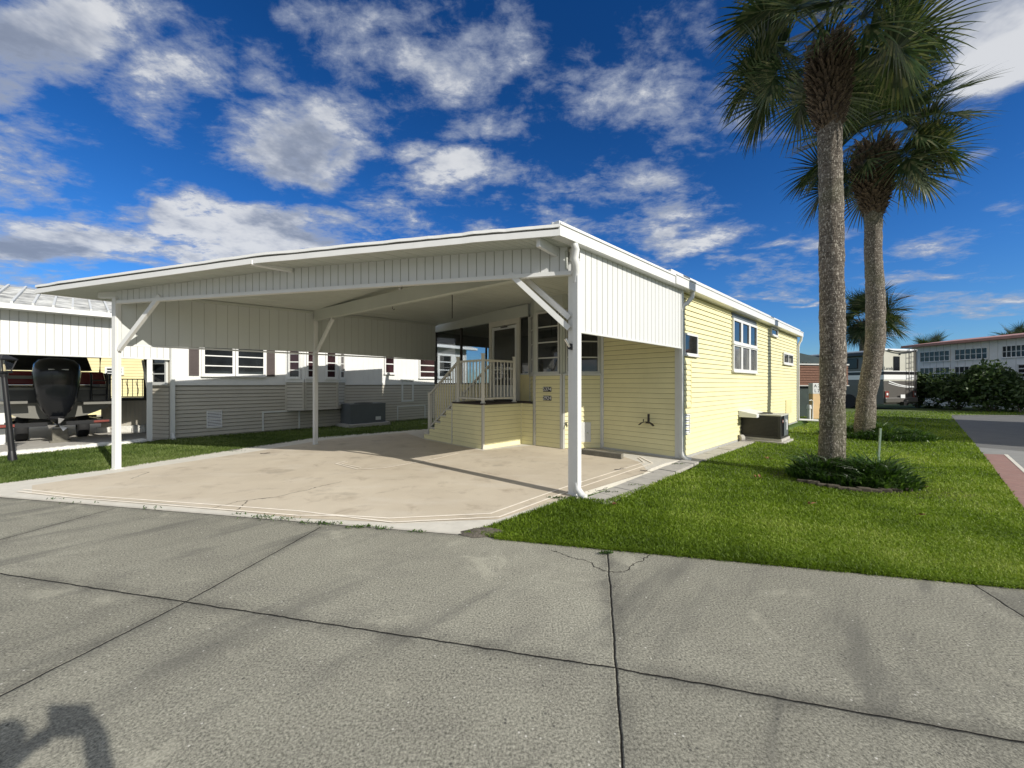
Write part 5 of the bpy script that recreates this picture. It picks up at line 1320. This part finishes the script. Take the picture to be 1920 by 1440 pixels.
for a in (1.72, 2.12): mb.tube([RV.p(a,.1,.75), RV.p(a,.1,3.45), RV.p(a,-.3,3.5)], .02, 6)
for i in range(9): z = .95+i*.29; mb.tube([RV.p(1.72,.1,z), RV.p(2.12,.1,z)], .015, 6)
mb.tube([RV.p(2.3,.06,.6), RV.p(2.3,.06,3.4)], .03, 6); mb.build('ladder', 'dark', rv)
for a in (.05, W_-.32):
    mb = MB(); RV.box(mb, a, a+.27, .01, .05, .68, 1.06); tl_ = mb.build('tail_light', 'tail', rv, .05)
    mb = MB(); RV.box(mb, a+.06, a+.18, .05, .07, .82, .95); mb.build('reversing_lamp', 'rvwhite', tl_, .03)
mb = MB(); RV.box(mb, .02, W_-.02, .0, .10, .40, .70); mb.build('bumper', 'rvtaupe', rv, .05)
mb = MB(); RV.box(mb, 1.08, 1.4, .1, .115, .66, .86); mb.build('number_plate', 'rvwhite', rv)
mb = MB(); RV.box(mb, 1.1, 1.42, .05, .25, .25, .46); mb.build('tow_hitch', 'dark', rv)
for a in (1.8, 7.2):
    mb = MB(); c = RS.p(a, -.1, .42); mb.tube([c, c+Vector((-rx_.x,-rx_.y,0))*.15], .42, 18); mb.build('wheel', 'tyre', rv)
mb = MB(); RS.box(mb, 1.3, 3.2, .005, .05, 2.35, 2.95); mb.build('side_window', 'black_gloss', rv, .04)
mb = MB(); RS.box(mb, .8, 6, .003, .25, 3.05, 3.25); mb.build('awning', 'hulldark', rv, .04)
text_mesh('Laredo', .26, 'ac', rv, RV.p(.38,.012,2.32), (rx_.x,rx_.y,0), (0,0,1), 'lettering')

# ================================================================== WHITE BUILDING, SHRUBS
WB = Frame((28.1,27.0), (0,-1), (-1,0))
wb = thing('white_building', 'long white building with many-paned windows and faded pink roof', 'building', (28.1,27.,0))
wy = lambda px: WB.s_(px)
mb = MB(); ribs(mb, WB, 0, 14, lambda a: .9, lambda a: 4.0, .4, 0, .01, .02); WB.box(mb, 0, 14, -7, -.03, 0, 4.0); mb.build('wall', 'housewhite', wb)
mb = MB('housewhite'); clapboard(mb, WB, 3.0, 14, .3, 1.1, exp=.2, n0=.0, lip=.03); mb.build('lower_siding', 'housewhite', wb)
mb = MB(); mb.hexa([WB.p(-.3,.45,3.98), WB.p(14,.45,3.98), WB.p(14,-3.6,4.3), WB.p(-.3,-3.6,4.3), WB.p(-.3,.45,4.14), WB.p(14,.45,4.14), WB.p(14,-3.6,4.62), WB.p(-.3,-3.6,4.62)]); mb.build('roof', 'pinkroof', wb)
for p0_, p1_ in ((1726,1782),(1791,1853),(1880,1935)):
    a0, a1 = wy(p0_), wy(p1_); window(WB, a0, a1, 2.95, 3.62, 6, 2, wb, 'housewhite', 'glassfar', .03, .028, n=.01)
for p0_, p1_ in ((1726,1752),(1755,1782),(1791,1819),(1823,1853)):
    a0, a1 = wy(p0_), wy(p1_); window(WB, a0, a1, 1.75, 2.55, 3, 2, wb, 'housewhite', 'glassfar', .03, .028, n=.01)
a0, a1 = wy(1909), wy(1935); window(WB, a0, a1, 1.8, 2.55, 1, 3, wb, 'trim', 'glassfar', .05, .06, n=.01)
def shrub(label, c, rx, ry, h, n, seed, group='shrubs in front of the white building', leaf=.12, tops=3):
    r = np.random.default_rng(seed); random.seed(seed)
    e = thing('shrub', label, 'shrub', (c[0],c[1],0), group)
    mb = MB()
    lob = [(c[0]+random.uniform(-.6,.6)*rx, c[1]+random.uniform(-.6,.6)*ry, h*random.uniform(.35,.75), random.uniform(.35,.6)) for _ in range(9)]
    lob += [(c[0]+random.uniform(-.7,.7)*rx, c[1]+random.uniform(-.3,.3)*ry, h*random.uniform(.75,.95), .2) for _ in range(tops)]
    for i in range(int(n*2)):
        l = random.choice(lob); u = r.normal(size=3); u /= np.linalg.norm(u); rr = random.uniform(.6,1.05)
        p = Vector((l[0]+u[0]*rr*l[3]*rx*1.3, l[1]+u[1]*rr*l[3]*ry*1.3, max(.05, l[2]+u[2]*rr*l[3]*h*.75)))
        a = Vector(r.normal(size=3)).normalized(); b = a.cross(Vector(r.normal(size=3))).normalized(); s = leaf*random.uniform(.5,1.2)
        mb.poly([p-a*s, p+b*s*.45, p+a*s, p-b*s*.45])
    mb.build('foliage', 'shrub', e, rnd=True)
    mb = MB()
    for i in range(6):
        a = random.uniform(0,6.28); mb.tube([(c[0]+.1*math.cos(a),c[1]+.1*math.sin(a),0),(c[0]+rx*.5*math.cos(a),c[1]+ry*.5*math.sin(a),h*.6)], [.04,.015], 6)
    mb.build('stem', 'bark', e)
shrub('leftmost dark bushy shrub next to the motorhome', (24.9,23.6), 1.5, .9, 2.0, 2600, 3)
shrub('middle dark shrub below the paned windows', (25.3,21.8), 1.5, .9, 2.0, 2800, 4)
shrub('tallest dark shrub with an upright shoot in front of the white wall', (25.2,20.2), 1.2, .9, 2.35, 2800, 5, tops=5)
shrub('small rightmost shrub with paler leaves by the white wall', (25.6,19.3), .8, .6, 1.6, 1300, 6)

# ================================================================== brown house behind, sign box, pipes
BH = Frame((11.9,16.4), (.75,-.0), (-.0,-1)); 
BH = Frame((11.6,16.6), (.98,.2), (.2,-.98))
bh = thing('brown_house', 'low house with brown shingle band and dark green wall beyond the yellow house', 'house', (12.,16.4,0))
mb = MB(); BH.box(mb, 0, 3.3, -3, 0, 0, 1.37); mb.build('wall', 'darkgreen', bh)  # wall is dark green in itself
mb = MB()
for i in range(8): z = 1.40+i*.11; mb.hexa([BH.p(-.1,.12,z), BH.p(3.5,.12,z), BH.p(3.5,-.2,z), BH.p(-.1,-.2,z), BH.p(-.1,.08,z+.11), BH.p(3.5,.08,z+.11), BH.p(3.5,-.2,z+.11), BH.p(-.1,-.2,z+.11)])
mb.build('shingle_band', 'brick', bh)
mb = MB(); BH.box(mb, -.1, 3.5, -.1, .16, 1.36, 1.40); BH.box(mb, -.1, 3.5, -.1, .16, 2.28, 2.34); mb.build('gutter', 'alu', bh)
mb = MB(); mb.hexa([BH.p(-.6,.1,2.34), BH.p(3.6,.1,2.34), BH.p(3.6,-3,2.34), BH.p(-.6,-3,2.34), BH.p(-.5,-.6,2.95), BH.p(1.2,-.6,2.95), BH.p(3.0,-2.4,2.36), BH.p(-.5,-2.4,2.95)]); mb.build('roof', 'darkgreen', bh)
mb = MB()
for i in range(20):
    a = -.5+i*.2; mb.tube([BH.p(a,.1,2.36), BH.p(a+.08,-.15,2.36+.28*max(.1,1-i/20)), BH.p(a+.2,-.3,2.36+.3*max(.1,1-i/20))], .014, 4)
mb.build('roof_fronds', 'hullgrey', bh)
# meter pedestal with lettering
q = Vector(gp(1524,786.5)); MPf = Frame(q, (1,.05), (.05,-1))
mp = thing('meter_pedestal', 'tan utility pedestal with white lettered head beyond the yellow house corner', 'pedestal', (q.x,q.y,0))
mb = MB(); MPf.box(mb, 0, .42, -.2, 0, 0.02, 1.05); mb.build('cabinet', 'tan', mp, .01)
mb = MB(); MPf.box(mb, -.01, .43, -.21, .01, 1.05, 1.48); mb.build('head', 'trim', mp, .01)
text_mesh('A 25', .17, 'dark', mp, MPf.p(.21,.013,1.37), (1,.05,0), (0,0,1), 'lettering'); text_mesh('L 24', .17, 'dark', mp, MPf.p(.21,.013,1.17), (1,.05,0), (0,0,1), 'lettering')
q = Vector(gp(1517,787)); mb = MB(); mb.tube([(q.x,q.y,0),(q.x,q.y,.45)], .06, 10); mb.tube([(q.x,q.y,.45),(q.x,q.y,.60)], [.09,.07], 10); mb.tube([(q.x+.15,q.y,0),(q.x+.15,q.y,.75),(q.x+.1,q.y,.8),(q.x,q.y,.78)], .02, 6); tag(mb.build('water_meter_pipes', 'trim'), 'upright grey water pipes with valves beside the tan pedestal', 'pipes')
# white boulder
# house off to the right whose shadow crosses the lawn
OH = Frame((13.9,7.4), D, F)
oh = thing('neighbour_house', 'pale neighbouring house off to the right that shades the far lawn', 'house', (13.9,7.4,0))
mb = MB(); OH.box(mb, .3, 8.9, -6, -.3, 0, 3.1); mb.build('wall', 'housewhite', oh)
mb = MB(); OH.box(mb, 0, 9.2, -6.5, 0, 3.1, 3.3); mb.build('roof', 'white', oh)
# ================================================================== small things
q = Vector(gp(900,1000)); mb = MB()
rows = []
for i in range(8):
    t = i/7; rows.append([Vector((q.x+.03+(.24*(1-t))*math.cos(a)*(1+.25*noise.noise(Vector((math.cos(a)*2,math.sin(a)*2,t)))), q.y+(.11*(1-t))*math.sin(a)*(1+.25*noise.noise(Vector((math.cos(a)*2,math.sin(a)*2,t)))), .005+.04*(1-(1-t)**2)*(1+.4*noise.noise(Vector((a*2,t*6,1)))))) for a in [2*math.pi*k/20 for k in range(20)]])
mb.grid(rows, None, True, True); tag(mb.build('dirt_mound', 'dirt'), 'low mound of loose brown dirt at the pad corner by the road', 'dirt')
random.seed(5)
LT = ['curled dead brown leaf on the lawn near the road below the nearest palm', 'crumpled brown leaf on the lawn left of the nearest palm', 'dead reddish leaf at the right end of the palm bed', 'pale dry leaf on the lawn left of the palm bed', 'small brown leaf on the lawn near the house pavers','dry leaf on the grass just right of the front carport post']
for (px,py),l in zip(((1725,975),(1517,953),(1733,920),(1422,901),(1440,865),(1150,955)), LT):
    c = Vector(gp(px,py)); mb = MB(); n_ = 9
    for k_ in range(4):
        a = random.uniform(0,6.28); s = .035+random.random()*.02; d_ = Vector((math.cos(a),math.sin(a),random.uniform(.1,.7))).normalized(); e_ = d_.cross(Vector((0,0,1))).normalized(); p = Vector((c.x+random.uniform(-.02,.02), c.y+random.uniform(-.02,.02), .05))
        mb.poly([p, p+d_*s*.6+e_*s*.4+Vector((0,0,.01)), p+d_*s*1.3, p+d_*s*.6-e_*s*.4+Vector((0,0,.01))])
    tag(mb.build('dead_leaf', 'deadleaf'), l, 'leaf')
TW = ['forked dark twig lying on the pad edge by the left grass strip', 'short curled twig on the tan pad near the left grass', 'thin dark twig on the tan pad in front of the yellow wall', 'bent twig on the white pad border by the pavers', 'small twig beside the foot of the front carport post']
for (px,py,a0_,l_),lb2 in zip(((430,846,.3,.28),(488,853,.1,.2),(1152,884,.2,.22),(1200,885,-.4,.26),(1120,925,.6,.24)), TW):
    c = Vector(gp(px,py)); pts = []; a = a0_
    p = Vector((c.x, c.y, .032))
    for k_ in range(6):
        pts.append(p.copy()); a += random.uniform(-.5,.5); p = p+Vector((math.cos(a), math.sin(a), random.uniform(-.02,.03)))*l_/5
        p.z = max(p.z, .028)
    mb = MB(); mb.tube(pts, [.006,.006,.005,.004,.003,.002], 5); q_ = pts[2]
    mb.tube([q_, q_+Vector((.04,.05,.01)), q_+Vector((.09,.06,.015))], [.004,.003,.002], 5)
    tag(mb.build('twig', 'bronze'), lb2, 'twig')
# weeds in the joint between road and pad
X = []; Y = []
for px, py, k_, sp2 in ((450,966,12,.05),(490,971,30,.10),(515,975,40,.14),(565,982,14,.04),(605,984,60,.09),(665,991,25,.06),(682,990,40,.06),(716,993,25,.05),(785,999,25,.05),(290,955,10,.1),(145,945,10,.1),(100,938,8,.06),(1080,940,160,.10),(1140,925,40,.08),(1190,912,30,.08),(1270,872,50,.07),(1310,845,60,.12),(1330,840,60,.12),(1137,1040,60,.03),(430,847,30,.10),(340,855,20,.1),(1050,936,80,.08)):
    c = gp(px,py); X.append(c[0]+rng.normal(0,sp2,k_)); Y.append(c[1]+rng.normal(0,sp2*.25,k_))
X = np.concatenate(X); Y = np.concatenate(Y)
tag(blades('weeds', X, Y, .03+0*X, .010+0*X, 'grassdark', 1.6, .012), 'small weeds growing in the joint between road and driveway pad', 'weeds', kind='stuff')

# ================================================================== photographer (behind the camera, casts the shadow at lower left)
def person():
    e = thing('person', 'person standing on the road holding up a phone with both hands', 'person', (.25,-.38,0))
    J = {'pelvis':(.18,-.40,.98),'chest':(.18,-.40,1.34),'neck':(.18,-.38,1.54),'head':(.19,-.36,1.66),'top':(.19,-.35,1.75),
         'ls':(-.01,-.40,1.47),'le':(-.16,-.24,1.24),'lh':(-.02,-.08,1.42),'rs':(.37,-.40,1.47),'re':(.46,-.24,1.24),'rh':(.25,-.07,1.47),
         'lk':(.03,-.42,.5),'lf':(.02,-.44,.07),'lt':(.0,-.28,.04),'rk':(.22,-.42,.5),'rf':(.23,-.44,.07),'rt':(.25,-.28,.04)}
    RD = {'pelvis':.15,'chest':.17,'neck':.06,'head':.10,'top':.07,'ls':.07,'le':.045,'lh':.035,'rs':.07,'re':.045,'rh':.035,'lk':.07,'lf':.05,'lt':.04,'rk':.07,'rf':.05,'rt':.04}
    E = [('pelvis','chest'),('chest','neck'),('neck','head'),('head','top'),('chest','ls'),('ls','le'),('le','lh'),('chest','rs'),('rs','re'),('re','rh'),('pelvis','lk'),('lk','lf'),('lf','lt'),('pelvis','rk'),('rk','rf'),('rf','rt')]
    for h_, s_ in (('lh',1),('rh',-1)):
        hp = Vector(J[h_])
        for i in range(4):
            k0, k1 = f'{h_}f{i}a', f'{h_}f{i}b'; J[k0] = tuple(hp+Vector((s_*.03,.03,.03-.018*i))); J[k1] = tuple(hp+Vector((s_*.055,.035,.03-.018*i))); RD[k0] = .009; RD[k1] = .008
            E += [(h_,k0),(k0,k1)]
        J[h_+'t'] = tuple(hp+Vector((s_*.03,-.01,-.01))); RD[h_+'t'] = .01; E.append((h_, h_+'t'))
    names = list(J); me = bpy.data.meshes.new('body'); me.from_pydata([tuple(Vector(J[n])-Vector(e.location)) for n in names], [(names.index(a), names.index(b)) for a, b in E], [])
    o = bpy.data.objects.new('body', me); COL.objects.link(o); o.parent = e; me.materials.append(M['cloth'])
    sk = o.modifiers.new('skin', 'SKIN'); sk.use_smooth_shade = True
    for i, n in enumerate(names): me.skin_vertices[0].data[i].radius = (RD[n], RD[n])
    me.skin_vertices[0].data[0].use_root = True
    ss = o.modifiers.new('sub', 'SUBSURF'); ss.levels = 1; ss.render_levels = 1
    mb = MB(); mb.box((.12,-.045), (1,0), (0,1), .095, .005, 1.42, 1.56)
    tag(mb.build('phone', 'dark', None, .003), 'dark phone held up sideways by the person on the road', 'phone')
person()
